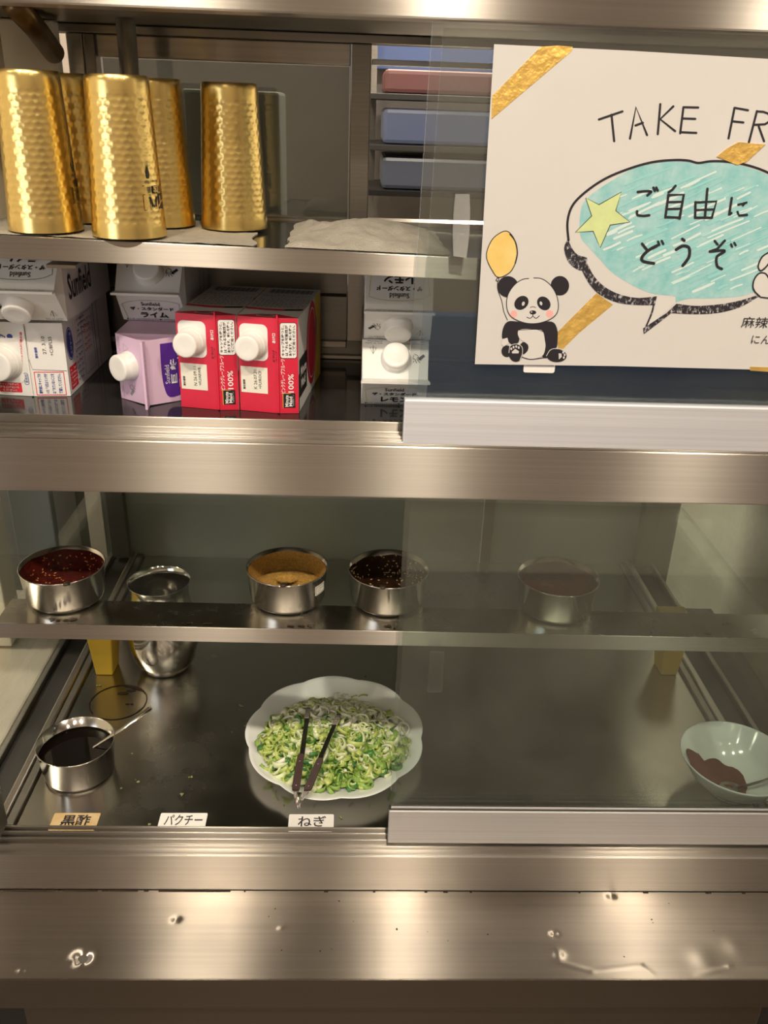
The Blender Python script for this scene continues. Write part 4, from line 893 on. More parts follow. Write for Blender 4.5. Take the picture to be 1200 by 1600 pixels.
# panda
k_ = Draw(3); k_.ell(*a1(330, 665), 16.4, 16.6).cut('panda_ear', M['ink']); k_.ell(*a1(830, 655), 14.4, 15.2).done('panda_ear', M['ink'])
f_ = Draw(4); head = A(a1, (555, 582), (650, 590), (740, 650), (795, 740), (815, 840), (800, 920), (740, 975), (650, 1010), (550, 1020), (450, 1000), (370, 960), (330, 900), (318, 800), (340, 720), (400, 640), (470, 595)); f_.fill(head); f_.done('panda_face', M['white_ink'])
k_ = Draw(4.2)
k_.fill(A(a1, (330, 1000), (420, 1000), (550, 1025), (690, 1000), (770, 1010), (805, 1080), (808, 1170), (790, 1260), (700, 1265), (680, 1180), (670, 1110), (620, 1080), (440, 1080), (440, 1130), (430, 1200), (370, 1220), (330, 1190), (275, 1160), (285, 1060)))
k_.ell(*a1(320, 1285), 8.5, 9); k_.ell(*a1(485, 1255), 7, 9.5); k_.ell(*a1(690, 1300), 6.5, 8.5); k_.done('panda_body', M['ink'])
w_ = Draw(4.6); w_.fill(A(a1, (440, 1080), (600, 1075), (665, 1095), (685, 1180), (690, 1250), (660, 1330), (560, 1360), (470, 1340), (520, 1280), (520, 1220), (440, 1160))); w_.fill(A(a1, (275, 1170), (325, 1155), (340, 1210), (290, 1240), (268, 1220)), False); w_.done('panda_belly', M['white_ink'])
k_ = Draw(5); k_.ell(*a1(402, 1300), 11.0, 14.2, -.15).cut('panda_foot', M['ink']); k_.ell(*a1(798, 1328), 15.6, 10.0, .05).cut('panda_foot', M['ink'])
k_.ell(*a1(460, 820), 12.2, 9.8, -.75).cut('panda_eye', M['ink']); k_.ell(*a1(675, 825), 11.6, 9.6, .85).cut('panda_eye', M['ink']); k_.ell(*a1(570, 912), 5.2, 3.2)
k_.stroke(A(a1, (570, 920), (568, 945), (545, 968), (512, 958)), 1.1); k_.stroke(A(a1, (568, 945), (600, 968), (632, 945)), 1.1); k_.stroke(A(a1, (545, 865), (570, 856), (598, 866)), .9)
k_.stroke(A(a1, (530, 585), (470, 595), (400, 640), (340, 720), (318, 800), (325, 890), (365, 955), (450, 1000), (550, 1020), (650, 1010), (740, 975), (800, 920), (815, 840), (795, 740), (740, 650), (660, 590), (578, 580)), 1.2)
k_.stroke(A(a1, (440, 1330), (500, 1352), (560, 1362), (690, 1345)), 1.1); k_.stroke(A(a1, (440, 1082), (600, 1075), (665, 1098)), .9); k_.done('panda_linework', M['ink'], True)
g_ = Draw(6); g_.ell(*a1(478, 828), 2.2, 3.4, .3); g_.ell(*a1(648, 825), 2.0, 3.2, -.3); g_.ell(*a1(558, 908), 1.2, .9); g_.fill(A(a1, (368, 1290), (400, 1262), (436, 1285), (432, 1306), (370, 1306)), False); g_.fill(A(a1, (818, 1305), (845, 1308), (848, 1340), (820, 1365)), False)
for x, y in ((362, 1262), (384, 1246), (410, 1240), (434, 1250), (862, 1296), (876, 1320), (868, 1346)): g_.ell(*a1(x, y), 1.5, 2.0)
g_.done('panda_paw_pads', mat('pale_grey_ink', (0.62, 0.60, 0.60), .7), True)
o_ = Draw(5.6); o_.stroke(smooth(A(a1, (340, 1300), (352, 1235), (410, 1215), (462, 1240), (470, 1300), (445, 1375)), 5), .9, sm=False); o_.stroke(A(a1, (700, 1330), (745, 1268), (830, 1262), (890, 1300)), .9); o_.done('panda_paw_rims', M['white_ink'], True)
p_ = Draw(5); p_.ell(*a1(386, 928), 5.2, 5.6).cut('panda_cheek', M['pink']); p_.ell(*a1(732, 925), 5.6, 5.8).done('panda_cheek', M['pink'])
# small writing at the right
t_ = MB(); u0 = (PP(1200, 500)-PP(1100, 497)).normalized(); v0 = Vector((0, 0, 1)); v0 = (v0-u0*v0.dot(u0)).normalized()
o3 = PP(1188, 504, 4); f3 = Face(o3, u0, v0); sc3 = (PP(1200, 504)-PP(1100, 504)).length/100
f3.text(t_, '麻辣湯', 2*sc3, 0, 17*sc3, w=62*sc3, off=.0002); f3.text(t_, 'にん', 7*sc3, -26.5*sc3, 13*sc3, w=30*sc3, off=.0002)
for s in ([(1142, 500), (1142, 512)],): 
    pass
t_.build('small_lettering', M['ink'], poster)['kind'] = 'stuff'
# gold tapes
def tape(pts, k):
    n = len(pts); f = [PP(a, b, k) for a, b in pts]; bck = [v+Vector((0, .0001*k, 0)) for v in f]; mb = MB()
    mb.add(f+bck, [tuple(range(n))]+[(i, n+i, n+(i+1) % n, (i+1) % n) for i in range(n)]); return mb.build('gold_tape', M['goldtape'], poster)
tape([(768, 186), (769, 150), (845, 73), (872, 71), (895, 73), (893, 80)], 3)
tape([(1120, 245), (1136, 232), (1154, 222), (1196, 226), (1168, 252), (1152, 258)], 6)
tape([(872, 545), (870, 520), (915, 475), (932, 458), (958, 476), (905, 520), (880, 545)], 1.2)
tape([(1172, 573), (1200, 574), (1230, 577), (1230, 583), (1172, 579)], 3)
# sticker behind the notice
sb = MB(); a, b = atY(819, 566, .8032), atY(866, 583, .8032); fS = Face(((a.x+b.x)/2, .8032, (a.z+b.z)/2), (1, 0, 0), (0, 0, 1)); wS, hS = (b.x-a.x), (a.z-b.z)
pts = rrect(-wS/2, -hS/2, wS/2, hS*2.2, .002); n = len(pts); sb.add([fS.p(x, y, .0) for x, y in pts]+[fS.p(x, y, .0002) for x, y in pts], [tuple(range(n, 2*n)), tuple(range(n-1, -1, -1))]+[(i, (i+1) % n, n+(i+1) % n, n+i) for i in range(n)])
sk = empty('glass_sticker', (fS.o.x, .8032, fS.o.z-hS/2), 'white sticker with a navy stripe peeping out under the paper notice', 'sticker')
sb.build('sticker_sheet', M['label_white'], sk); s2 = MB(); fS.rect(s2, -wS*.42, hS*.22, wS*.45, hS*2.0, .0003); s2.build('sticker_stripe', M['label_blue'], sk)
# ================================================================== metal bowls
def bowl_profile(rb, rt, h, t=.0009):
    return [(0.0004, .0), (rb-.006, .0), (rb-.002, .0015), (rb, .006), (rt-.0004, h-.002), (rt+.0006, h-.0008), (rt+.0004, h), (rt-.0008, h-.0003), (rb-t, .007), (rb-.003, .0028), (rb-.007, .0016), (0.0004, .0016)]
def metal_bowl(c, label, rb=.044, rt=.0475, h=.043):
    e = empty('sauce_bowl', c, label, 'bowl', None)
    MB().lathe(bowl_profile(rb, rt, h), seg=72).build('body', M['bowl'], e, world=False)
    return e
def filling(e, name, m, level, top, rb, rt, h, mound=0.0, rough=.0006, seed=1, ragged=.25):
    """contents: a surface at `level` and what clings to the wall up to `top`"""
    mb = MB(); nr, ns = 16, 64; rl = rb-.0014+(rt-rb)*(level/h)
    rows = []
    for i in range(nr+1):
        r = rl*i/nr
        rows.append([(r*math.cos(a), r*math.sin(a), level+mound*(1-(i/nr)**2)+rough*noise.noise(Vector((r*math.cos(a)*220, r*math.sin(a)*220, seed)))) for a in [2*PI*k/ns for k in range(ns)]])
    nf = len(rows)
    for i in range(0, 9):
        t = i/8
        row = []
        for k in range(ns):
            a = 2*PI*k/ns; tp = top*(1-ragged*(.5+.5*noise.noise(Vector((math.cos(a)*2.2, math.sin(a)*2.2, seed+5)))))
            z = level+(max(tp, level+.001)-level)*t; r = rb-.0013+(rt-rb)*(z/h)-.0004
            row.append((r*math.cos(a), r*math.sin(a), z))
        rows.append(row)
    vs = [p for r in rows for p in r]; n = len(rows)
    mb.add(vs, [(i*ns+k, i*ns+(k+1) % ns, (i+1)*ns+(k+1) % ns, (i+1)*ns+k) for i in range(n-1) if i != nf-1 for k in range(ns)], 0, True)
    return mb.build(name, m, e, world=False)
def on_shelf(px, py, rb=.0425):
    z = zsh(atZ(px, py, 1.066).x)+.0004; g = atZ(px, py, z); d = Vector((g.x, g.y, 0)).normalized()
    return Vector((g.x+d.x*rb, g.y+d.y*rb, z))
B1, B2, B3, B4 = on_shelf(108, 960), on_shelf(450, 963), on_shelf(604, 966), on_shelf(862, 977)
M['chili'] = mat('dark_red_chili_oil', (0.10, 0.012, 0.008), 0.14, var=.8, col2=(0.022, 0.006, 0.004), vscale=90, bump=.5, bscale=260)
M['spice'] = mat('ground_yellow_spice', (0.50, 0.30, 0.055), 0.9, var=.45, col2=(0.26, 0.12, 0.02), vscale=420, bump=.9, bscale=700)
M['soy'] = mat('dark_sesame_sauce', (0.035, 0.014, 0.006), 0.12, var=.9, col2=(0.012, 0.006, 0.003), vscale=140, bump=.5, bscale=300)
M['paste'] = mat('red_brown_sauce', (0.085, 0.022, 0.010), 0.12, var=.4, vscale=60, bump=.15, bscale=120)
M['vinegar'] = mat('black_vinegar', (0.006, 0.004, 0.003), 0.04)
M['seed'] = mat('pale_seed', (0.62, 0.42, 0.20), .5); M['chiliseed'] = mat('orange_seed', (0.55, 0.22, 0.06), .45)
def flecks(e, name, m, spots, seed):
    rn = random.Random(seed); mb = MB()
    for x, y, z, nx, ny in spots:
        a = rn.uniform(0, PI); l, ww = rn.uniform(.0010, .0022), rn.uniform(.0006, .0010)
        u = Vector((-ny, nx, 0)) if (nx or ny) else Vector((1, 0, 0)); v = Vector((0, 0, 1)) if (nx or ny) else Vector((0, 1, 0)); nn = u.cross(v)
        p = [Vector((x, y, z))+u*(l*math.cos(a)*c-ww*math.sin(a)*s)+v*(l*math.sin(a)*c+ww*math.cos(a)*s) for c, s in ((1, 0), (0, 1), (-1, 0), (0, -1))]
        top = Vector((x, y, z))+nn*.0006*(1 if not (nx or ny) else 1)
        mb.add(p+[top], [(0, 1, 4), (1, 2, 4), (2, 3, 4), (3, 0, 4)])
    o = mb.build(name, m, e, world=False); o['kind'] = 'stuff'; return o
def spots(n, level, top, rb, seed, wall=.5, seglo=0.3, seghi=2.9):
    rn = random.Random(seed); out = []
    for _ in range(n):
        if rn.random() < wall:
            a = rn.uniform(seglo, seghi); z = level+(top-level)*rn.random()**1.5; r = rb-.0022+.0035*(z/.043); out.append((r*math.cos(a), r*math.sin(a), z, math.cos(a), math.sin(a)))
        else:
            r = (rb-.004)*math.sqrt(rn.random()); a = rn.uniform(0, 2*PI); out.append((r*math.cos(a), r*math.sin(a), level+.0004, 0, 0))
    return out
e = metal_bowl(B1, 'metal bowl of dark red chili oil at the left end of the glass shelf'); filling(e, 'chili_oil', M['chili'], .013, .0405, .044, .0475, .043, seed=2, ragged=.10); flecks(e, 'chili_seeds', M['chiliseed'], spots(90, .014, .036, .044, 3, .45), 4)
e = metal_bowl(B2, 'metal bowl of yellow brown ground spice with a printed sticker, on the glass shelf'); filling(e, 'ground_spice', M['spice'], .014, .040, .044, .0475, .043, mound=.012, rough=.002, seed=4, ragged=.08)
q = MB(); f = Face((0, 0, 0), (1, 0, 0), (0, 0, 1)); tq = MB(); f.rect(tq, -.009, -.006, .009, .006, 0, 0); f.line(tq, rrect(-.0075, -.0047, .0075, .0047, .001), .0006, .0002, 1, True); f.fine(tq, -.0055, -.0025, .0055, .0025, 2, .0002, 1)
def wrap(t, ang, zc, r0): 
    o = MB(); o.f, o.mi, o.sm = t.f, t.mi, t.sm; o.v = [((r0+.0006-y)*math.cos(ang+x/r0), (r0+.0006-y)*math.sin(ang+x/r0), zc+z) for x, y, z in t.v]; return o
tt = MB(); g0 = Face((0, 0, 0), (1, 0, 0), (0, 0, 1))
for i in range(6): g0.rect(tt, -.009+.003*i, -.006, -.006+.003*i, .006, 0, 0)
for i in range(6): g0.rect(tt, -.0075+.0025*i, .0042, -.005+.0025*i, .0048, .0003, 1); g0.rect(tt, -.0075+.0025*i, -.0048, -.005+.0025*i, -.0042, .0003, 1)
g0.rect(tt, -.0078, -.0048, -.0073, .0048, .0003, 1); g0.rect(tt, .0073, -.0048, .0078, .0048, .0003, 1); g0.fine(tt, -.0055, -.0028, .0055, .0028, 2, .0003, 1, seed=5)
wrap(tt, -.55, .027, .0463).build('sticker', [M['label_cream'], M['label_black']], e, world=False)
e = metal_bowl(B3, 'metal bowl of black sesame sauce behind the edge of the sliding glass'); filling(e, 'sesame_sauce', M['soy'], .012, .0395, .044, .0475, .043, seed=6, ragged=.14); flecks(e, 'sesame_seeds', M['seed'], spots(120, .012, .038, .044, 7, .65), 8)
e = metal_bowl(B4, 'metal bowl of red brown sauce standing alone behind the sliding glass'); filling(e, 'red_sauce', M['paste'], .015, .039, .044, .0475, .043, seed=9, rough=.0003, ragged=.12)
# spoons in the shelf bowls: short, lying towards the viewer
def scoop(c, label, head, z0, dx, m, rad=.0125, tip=.047):
    mb = MB(); n = 16; hx, hy = head
    rows = []
    for i in range(6):
        r = rad*i/5
        rows.append([(hx+r*math.cos(a), hy+r*.8*math.sin(a), z0-.003*(1-(i/5)**2)) for a in [2*PI*k/n for k in range(n)]])
    vs = [p for r in rows for p in r]; mb.add(vs, [(i*n+k, i*n+(k+1) % n, (i+1)*n+(k+1) % n, (i+1)*n+k) for i in range(5) for k in range(n)], 0, True)
    mb.add([(x, y, z-.0012) for x, y, z in vs], [(i*n+(k+1) % n, i*n+k, (i+1)*n+k, (i+1)*n+(k+1) % n) for i in range(5) for k in range(n)], 0, True)
    e = empty('spoon', c, label, 'spoon', 'spoons in the shelf bowls'); mb.build('spoon_head', m, e, world=False)
    MB().tube([(hx, hy-rad*.7, z0), (hx+dx*.5, (hy-rad-tip)*.5, (z0+.0445)*.5), (hx+dx, -tip+.001, .0446), (hx+dx*1.1, -tip-.006, .0455)], [.0022, .0026, .0036, .0030], 10, flat=.45).build('handle', mat('dark_spoon_handle', (0.05, 0.035, 0.02), .35, .4), e, world=False)
    return e
scoop(B1+Vector((0, 0, .0004)), 'spoon with dark handle sunk in the chili oil bowl', (.012, -.012), .0165, .008, M['chrome'], .009)
scoop(B2+Vector((0, 0, .0004)), 'round spoon coated with yellow spice in the second bowl', (.0, -.008), .0295, -.0005, M['spice'], .0125)
scoop(B3+Vector((0, 0, .0004)), 'spoon with dark handle sunk in the black sesame sauce bowl', (-.006, -.014), .0145, -.002, M['chrome'], .009)
# ================================================================== things on the tray
def on_tray(px, py, rb):
    g = atZ(px, py, ZF); d = Vector((g.x, g.y, 0)).normalized(); return Vector((g.x+d.x*rb, g.y+d.y*rb, ZF+.0005))
V = on_tray(130, 1238, .045)
e = metal_bowl(V, 'metal bowl of black vinegar at the front left of the tray', .047, .0515, .052); filling(e, 'black_vinegar', M['vinegar'], .034, .0365, .047, .0515, .052, rough=0.0, ragged=0)
# its spoon
sp0 = empty('spoon', V+Vector((0, 0, .0005)), 'steel spoon with smooth handle resting in the black vinegar bowl', 'spoon')
p_in = atZ(146, 1167, V.z+.034)-V; p_rim = atZ(190, 1140, V.z+.0545)-V; p_end = atZ(234, 1108, V.z+.070)-V
pb = p_in+(p_in-p_rim).normalized()*.020; pb.z = .010
MB().tube([pb, p_in, p_in.lerp(p_rim, .5), p_rim, p_rim.lerp(p_end, .6), p_end, p_end+Vector((.002, .0015, .0006))], [.0022, .0020, .0026, .0036, .0052, .0055, .003], 14, flat=.35).build('handle', M['chrome'], sp0, world=False)
hd = MB(); n = 16
for sgn, dz in ((1, 0), (-1, -.001)):
    rows = [[(pb.x-.004+.017*i/5*math.cos(a), pb.y-.004+.011*i/5*math.sin(a), .0095-.005*(1-(i/5)**2)+dz) for a in [2*PI*k/n for k in range(n)]] for i in range(6)]
    hd.add([p for r in rows for p in r], [(i*n+k, i*n+(k+1) % n, (i+1)*n+(k+1) % n, (i+1)*n+k)[::sgn] for i in range(5) for k in range(n)], 0, True)
hd.build('spoon_head', M['chrome'], sp0, world=False)
# round pot
P0 = on_tray(262, 1061, .038)
pot = empty('round_pot', P0, 'polished steel round-bellied pot standing at the back left of the tray', 'pot')
MB().lathe([(.0004, 0), (.034, 0), (.040, .004), (.048, .020), (.0545, .045), (.0560, .065), (.0540, .090), (.048, .115), (.0445, .132), (.0450, .150), (.0480, .160), (.0488, .1615), (.0478, .1605), (.0440, .150), (.0435, .132), (.047, .115), (.053, .090), (.055, .065), (.0535, .045), (.047, .021), (.039, .006), (.0004, .003)], seg=72).build('body', M['chrome'], pot, world=False)
# yellow wedges
for (px, py, s, lab) in ((163, 1055, 1, 'yellow plastic wedge standing on the tray at the back left under the shelf'), (1045, 1055, -1, 'yellow plastic wedge standing on the tray at the back right under the shelf')):
    g = atZ(px, py, ZF+.0003); mb = MB(); wb, wt, hh = .0135, .022, .105
    vs = [(-wb, 0, 0), (wb, 0, 0), (wb*1.1, .035, 0), (-wb*1.1, .035, 0), (-wt, -.006, hh), (wt, -.006, hh), (wt*1.1, .05, hh), (-wt*1.1, .05, hh)]
    mb.add(vs, [(3, 2, 1, 0), (4, 5, 6, 7), (0, 1, 5, 4), (1, 2, 6, 5), (2, 3, 7, 6), (3, 0, 4, 7)])
    o = mb.build('yellow_wedge', M['yellowp']); o.location = g; b = o.modifiers.new('bevel', 'BEVEL'); b.width = .002; b.segments = 2
    tag(o, lab, 'wedge', 'yellow wedges under the shelf')
# ================================================================== plate of chopped spring onion
pl0, pr0, pf0, pb0 = atZ(384, 1155, ZF+.022), atZ(661, 1155, ZF+.022), atZ(528, 1251, ZF+.022), atZ(520, 1059, ZF+.022)
PX, PYc = (pl0.x+pr0.x)/2, (pf0.y+pb0.y)/2; RXp, RYp = (pr0.x-pl0.x)/2, (pb0.y-pf0.y)/2
RP = 1.0
plate = empty('scalloped_plate', (PX, PYc, ZF+.0004), 'white scalloped ceramic plate at the middle of the tray holding chopped spring onion', 'plate')
def scal(a, r, z):
    k = max(0, (r/.125-.55)/.45); s = abs(math.sin(a*4.5+.35)); return (1+k*(.045*(s**.8)-.030))
pm = MB(); prof = [(.0004, 0), (.065, 0), (.068, .002), (.085, .0055), (.105, .0125), (.121, .0205), (.1245, .0225), (.1250, .0232), (.1240, .0236), (.119, .0218), (.103, .0142), (.084, .0078), (.066, .0046), (.0004, .0040)]
pm.lathe(prof, seg=144, rfun=scal); pm.v = [(x*RXp/.124, y*RYp/.124, z) for x, y, z in pm.v]; pm.build('body', M['plate'], plate, world=False)
# the heap
rn = random.Random(5); on = MB(); OC = atZ(522, 1158, ZF+.02); ocx, ocy = OC.x-PX, OC.y-PYc; ORX, ORY = .100, .094
def heapz(x, y):
    q = ((x-ocx)/ORX)**2+((y-ocy)/ORY)**2; rr = math.hypot(x/RXp, y/RYp)*.124; zp = .0045+max(0, rr-.066)*.18+max(0, rr-.084)*.17
    return zp+.0045+.033*max(0, 1-q)**.75
def onion_col(x, y):
    t = (y-ocy)/ORY+.15*rn.uniform(-1, 1)*2+.15*(x-ocx)/ORX      # pale white at the back, green in front
    if t > .30: return rn.choices([0, 1, 2, 3], [6, 4, 1, .3])[0]
    if t > -.20: return rn.choices([0, 1, 2, 3, 4], [2.2, 5, 3.5, 1.4, .3])[0]
    return rn.choices([0, 1, 2, 3, 4], [.5, 3, 4, 3.4, 1.5])[0]
nb = 40
rows = [[(ocx+ORX*.97*i/12*math.cos(a), ocy+ORY*.97*i/12*math.sin(a), heapz(ocx+ORX*.97*i/12*math.cos(a), ocy+ORY*.97*i/12*math.sin(a))-.004) for a in [2*PI*k/nb for k in range(nb)]] for i in range(13)]
on.add([p for r in rows for p in r], [(i*nb+k, i*nb+(k+1) % nb, (i+1)*nb+(k+1) % nb, (i+1)*nb+k) for i in range(12) for k in range(nb)], 3, True)
def band_piece(c, R, h, t, arc, ang, tilt, az, mi):
    n = max(5, int(arc/.42)); rot = Matrix.Rotation(az, 3, 'Z') @ Matrix.Rotation(tilt, 3, 'X') @ Matrix.Rotation(ang, 3, 'Z'); vs = []
    closed = arc > 6.2
    m = n if closed else n+1
    el = rn.uniform(.6, 1.0)
    for i in range(m):
        a = arc*i/n; w = 1+.12*math.sin(a*2+ang)
        for rr, zz in ((R, -h/2), (R, h/2), (R-t, h/2), (R-t, -h/2)):
            vs.append(c+rot @ Vector((rr*w*math.cos(a), rr*w*el*math.sin(a), zz)))
    fs = []
    for i in range(n):
        p, q = 4*i, 4*((i+1) % m)
        for k in range(4): fs.append((p+k, p+(k+1) % 4, q+(k+1) % 4, q+k))
    if not closed: fs += [(3, 2, 1, 0), (4*n, 4*n+1, 4*n+2, 4*n+3)]
    on.add(vs, fs, mi, True)
for i in range(900):
    r = math.sqrt(rn.random())*1.03; a = rn.uniform(0, 2*PI); x, y = ocx+ORX*r*math.cos(a), ocy+ORY*r*math.sin(a)
    z = heapz(x, y)+rn.uniform(-.002, .0035); c = Vector((x, y, z)); mi = onion_col(x, y)
    k = rn.random()
    if k < .50: band_piece(c, rn.uniform(.0065, .0135), rn.uniform(.005, .0105), rn.uniform(.0012, .0022), rn.uniform(2.2, 5.6), rn.uniform(0, 6.3), rn.uniform(-1.1, 1.1), rn.uniform(0, 6.3), mi)
    elif k < .72: band_piece(c, rn.uniform(.006, .0125), rn.uniform(.004, .009), rn.uniform(.0012, .0022), 6.283, rn.uniform(0, 6.3), rn.uniform(-1.0, 1.0), rn.uniform(0, 6.3), mi)
    else: band_piece(c, rn.uniform(.012, .022), rn.uniform(.004, .0085), .0014, rn.uniform(.5, 1.0), rn.uniform(0, 6.3), rn.uniform(-1.3, 1.3), rn.uniform(0, 6.3), mi)
G = [mat('onion_white', (0.84, 0.84, 0.72), .35, coat=.2), mat('onion_pale', (0.68, 0.74, 0.44), .35, coat=.2), mat('onion_lime', (0.50, 0.60, 0.16), .35, coat=.2), mat('onion_green', (0.27, 0.44, 0.09), .35, coat=.2), mat('onion_dark', (0.06, 0.20, 0.04), .35, coat=.2)]
oo = on.build('chopped_spring_onion', G); oo.location = (PX, PYc, ZF+.0004); oo['kind'] = 'stuff'
tag(oo, 'heap of chopped spring onion, white at the back and green in front, on the scalloped plate', 'vegetables')
# tongs
TG = empty('tongs', atZ(466, 1252, ZF+.030), 'steel tongs with dark brown handles lying across the spring onion', 'tongs')
def zt(px, py, h): return atZ(px, py, ZF+h)
hinge = zt(466, 1252, .030)
for side, (tip, mid, hb, ht) in enumerate((((482, 1106, .064), (472, 1180, .060), (463, 1238, .038), (468, 1182, .056)), ((530, 1116, .064), (500, 1186, .060), (478, 1238, .038), (496, 1186, .056)))):
    T_, M_, HB = zt(*tip), zt(*mid), zt(*hb)
    pts = [hinge+Vector((0, 0, -.001)), HB, M_, T_]
    arm = MB(); wv = Vector((.0036, 0, 0)); th = Vector((0, 0, .0009))
    ring = []
    P_ = [hinge.lerp(HB, t) for t in (0, .5)]+[HB.lerp(M_, t) for t in (0, .5)]+[M_.lerp(T_, t/6) for t in range(7)]
    wd = [.0035, .004, .0036, .0034, .0034, .0033, .0032, .0031, .0032, .0034, .0024]
    vs = []
    for p, w_ in zip(P_, wd): vs += [p+Vector((-w_, 0, .0008)), p+Vector((w_, 0, .0008)), p+Vector((w_, 0, -.0008)), p+Vector((-w_, 0, -.0008))]
    nn = len(P_); arm.add(vs, [(4*i+k, 4*i+(k+1) % 4, 4*i+4+(k+1) % 4, 4*i+4+k) for i in range(nn-1) for k in range(4)]+[(3, 2, 1, 0), (4*nn-4, 4*nn-3, 4*nn-2, 4*nn-1)])
    # serrated tip
    d = (T_-M_).normalized()
    for k in range(6):
        c = T_-d*(.003+.0036*k); arm.box((c.x-.0036, c.y-.0009, c.z-.0005), (c.x+.0036, c.y+.0009, c.z+.0016))
    ao = arm.build('arm', M['chrome'], TG)
    hp = MB(); A0, A1 = HB.lerp(M_, .02), HB.lerp(M_, .98)
    dd = (A1-A0); s_ = Vector((0.0046 if side else -.0026, 0, 0)); vs = []
    for t, w_ in ((0, .0042), (.08, .0052), (.5, .0050), (.92, .0046), (1, .0036)):
        p = A0.lerp(A1, t)+Vector((.0012 if side else -.0012, 0, 0)); vs += [p+Vector((-w_, 0, .0036)), p+Vector((w_, 0, .0036)), p+Vector((w_, 0, .0009)), p+Vector((-w_, 0, .0009))]
    hp.add(vs, [(4*i+k, 4*i+(k+1) % 4, 4*i+4+(k+1) % 4, 4*i+4+k) for i in range(4) for k in range(4)]+[(3, 2, 1, 0), (16, 17, 18, 19)])
    ho = hp.build('handle_grip', M['wood'], ao); 
    for t in (.12, .80):
        p = A0.lerp(A1, t)+Vector((.0012 if side else -.0012, 0, .0036)); MB().lathe([(.0011, 0), (.0010, .0005), (.0002, .0007)], c=p, seg=12).build('rivet', M['chrome'], ao)
hg = MB(); hv = zt(466, 1250, .030); hl = zt(468, 1240, .032)
hg.tube([zt(467, 1258, .022), zt(466, 1252, .029), zt(468, 1238, .037)], [.0060, .0078, .0066], 14, flat=.6); hg.build('hinge', M['chrome'], TG)
# ================================================================== white bowl of chili powder
WB = Vector((0.531, 0.915, ZF+.0004))
wbm = MB().lathe([(.0004, .0), (.028, 0), (.030, .001), (.030, .006), (.045, .016), (.062, .034), (.0735, .055), (.0750, .0585), (.0742, .0592), (.0725, .0575), (.061, .036), (.044, .018), (.028, .010), (.0004, .008)], seg=80)
we = empty('white_bowl', WB, 'white porcelain bowl of red chili powder at the right end of the tray', 'bowl'); wbm.build('body', M['porcelain'], we, world=False)
pw = MB()
def pz(x, y):
    r = math.hypot(x, y); return .0085+.9*max(0, r-.028)**1.0*1.0+ (0 if r < .028 else 0)
def powder(u, v):
    a = 2*PI*u; r = .048*v*(1+.22*noise.noise(Vector((math.cos(a)*1.6, math.sin(a)*1.6, 3))))*(1.05 if math.cos(a-3.6) > 0 else .85)
    x, y = -.014+r*.95*math.cos(a), .004+r*.85*math.sin(a); rr = math.hypot(x, y)
    inner = .009+(max(0, rr-.025)*.62)+max(0, rr-.045)*.55
    return (x, y, inner+.0010+.011*(1-v*v)+.0012*noise.noise(Vector((x*260, y*260, 1))))
pw.grid(powder, 64, 18); pwo = pw.build('chili_powder', mat('red_chili_powder', (0.20, 0.042, 0.02), .95, var=.7, col2=(0.07, 0.014, 0.008), vscale=420, bump=1.0, bscale=700), we, world=False)
ws = empty('spoon', WB+Vector((0, 0, .001)), 'dark spoon resting in the white bowl of chili powder', 'spoon')
MB().tube([(.000, -.020, .020), (.030, -.024, .036), (.066, -.030, .0605), (.085, -.033, .071)], [.0024, .0026, .0032, .003], 10, flat=.5).build('handle', M['steel_dark'], ws, world=False)
hd = MB(); n = 14
rows = [[(-.010+.014*i/4*math.cos(a), -.018+.010*i/4*math.sin(a), .0205-.003*(1-(i/4)**2)) for a in [2*PI*k/n for k in range(n)]] for i in range(5)]
hd.add([p for r in rows for p in r], [(i*n+k, i*n+(k+1) % n, (i+1)*n+(k+1) % n, (i+1)*n+k) for i in range(4) for k in range(n)], 0, True)
hd.add([(x, y, z-.001) for r in rows for x, y, z in r], [(i*n+(k+1) % n, i*n+k, (i+1)*n+k, (i+1)*n+(k+1) % n) for i in range(4) for k in range(n)], 0, True); hd.build('spoon_head', M['steel_dark'], ws, world=False)
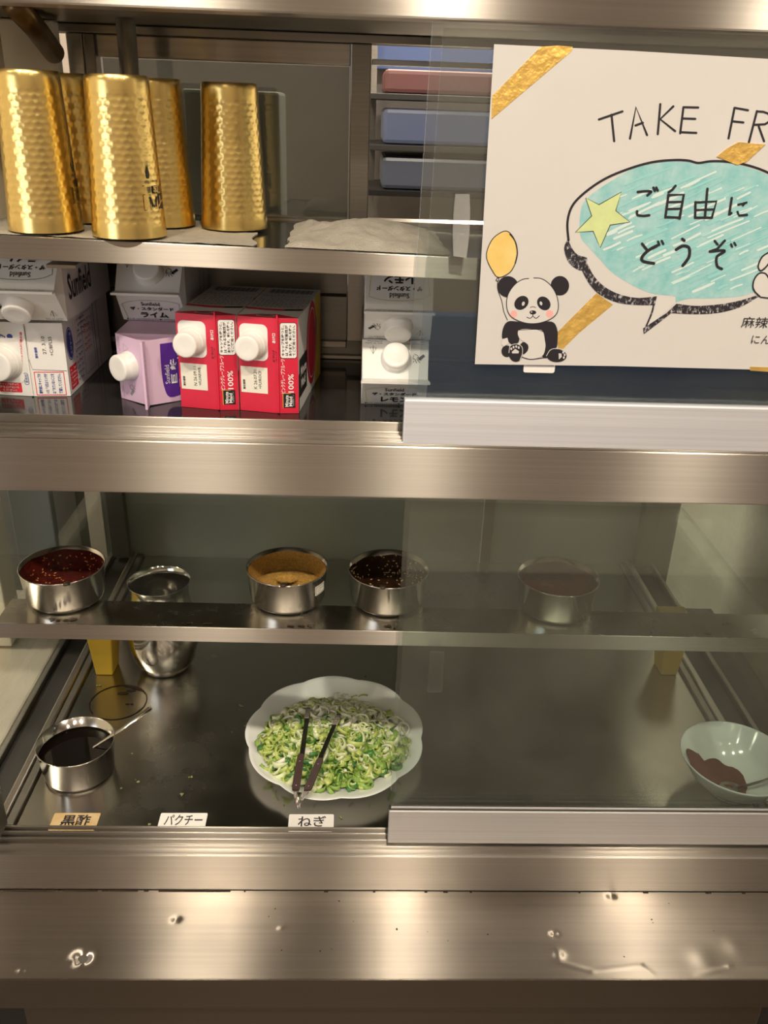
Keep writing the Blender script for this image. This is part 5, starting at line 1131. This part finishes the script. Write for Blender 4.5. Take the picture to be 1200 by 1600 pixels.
# ================================================================== name cards on the tray
def card(px0, px1, py, txt, m, lab, ink, weight):
    a, b = atZ(px0, py, ZF+.001), atZ(px1, py, ZF+.001); L = (b-a).length; dpt = .030
    e = empty('name_card', (a.x+(b.x-a.x)/2, a.y-dpt/2, ZF+.0003), lab, 'card', 'name cards along the front of the tray')
    e.rotation_euler = (0, 0, math.atan2(b.y-a.y, b.x-a.x)); mb = MB(); f = Face((0, 0, .0007), (1, 0, 0), (0, 1, 0))
    pts = rrect(-L/2, -dpt/2, L/2, dpt/2, .002); n = len(pts)
    mb.add([f.p(x, y, -.0007) for x, y in pts]+[f.p(x, y, 0) for x, y in pts], [tuple(range(n, 2*n)), tuple(range(n-1, -1, -1))]+[(i, (i+1) % n, n+(i+1) % n, n+i) for i in range(n)])
    mb.build('sheet', m, e, world=False); t = MB(); f.text(t, txt, 0.001, .0025, .0185, w=L*ink, weight=weight, off=.0003); t.build('lettering', M['ink'], e, world=False)['kind'] = 'stuff'
    return e
card(86, 158, 1270, '黒酢', mat('stained_tan_card', (0.52, 0.33, 0.13), .5, var=.4, col2=(0.62, 0.50, 0.30), vscale=40), 'tan stained name card in front of the vinegar bowl', .62, .02)
card(252, 325, 1270, 'パクチー', M['label_white'], 'white name card with katakana between the vinegar bowl and the plate', .80, .008)
card(452, 522, 1272, 'ねぎ', M['label_white'], 'white name card in front of the spring onion plate', .62, .01)
# scraps on the tray
sc_ = MB(); rn = random.Random(21)
for px, py in ((190, 1232), (212, 1220), (372, 1102), (375, 1106), (568, 1055), (298, 1212), (284, 1243), (600, 1114), (155, 1072), (205, 1180), (441, 1260), (536, 1275), (230, 1285), (26, 1166)):
    for _ in range(rn.choice((1, 2, 3))):
        c = atZ(px+rn.uniform(-4, 4), py+rn.uniform(-3, 3), ZF+.0008); r = rn.uniform(.0012, .0032)
        vs = [c+Vector((r*rn.uniform(.5, 1)*math.cos(t), r*rn.uniform(.5, 1)*math.sin(t), 0)) for t in [2*PI*i/7 for i in range(7)]]+[c+Vector((0, 0, .0012))]
        if min(v.x for v in vs) < -.42: continue
        sc_.add(vs, [(i, (i+1) % 7, 7) for i in range(7)]+[tuple(range(6, -1, -1))])
so = recentre(sc_.build('food_scraps', mat('dried_onion_scraps', (0.30, 0.32, 0.12), .6, var=.6, vscale=60))); so['kind'] = 'stuff'; tag(so, 'scattered scraps of dried onion lying on the tray', 'scraps')
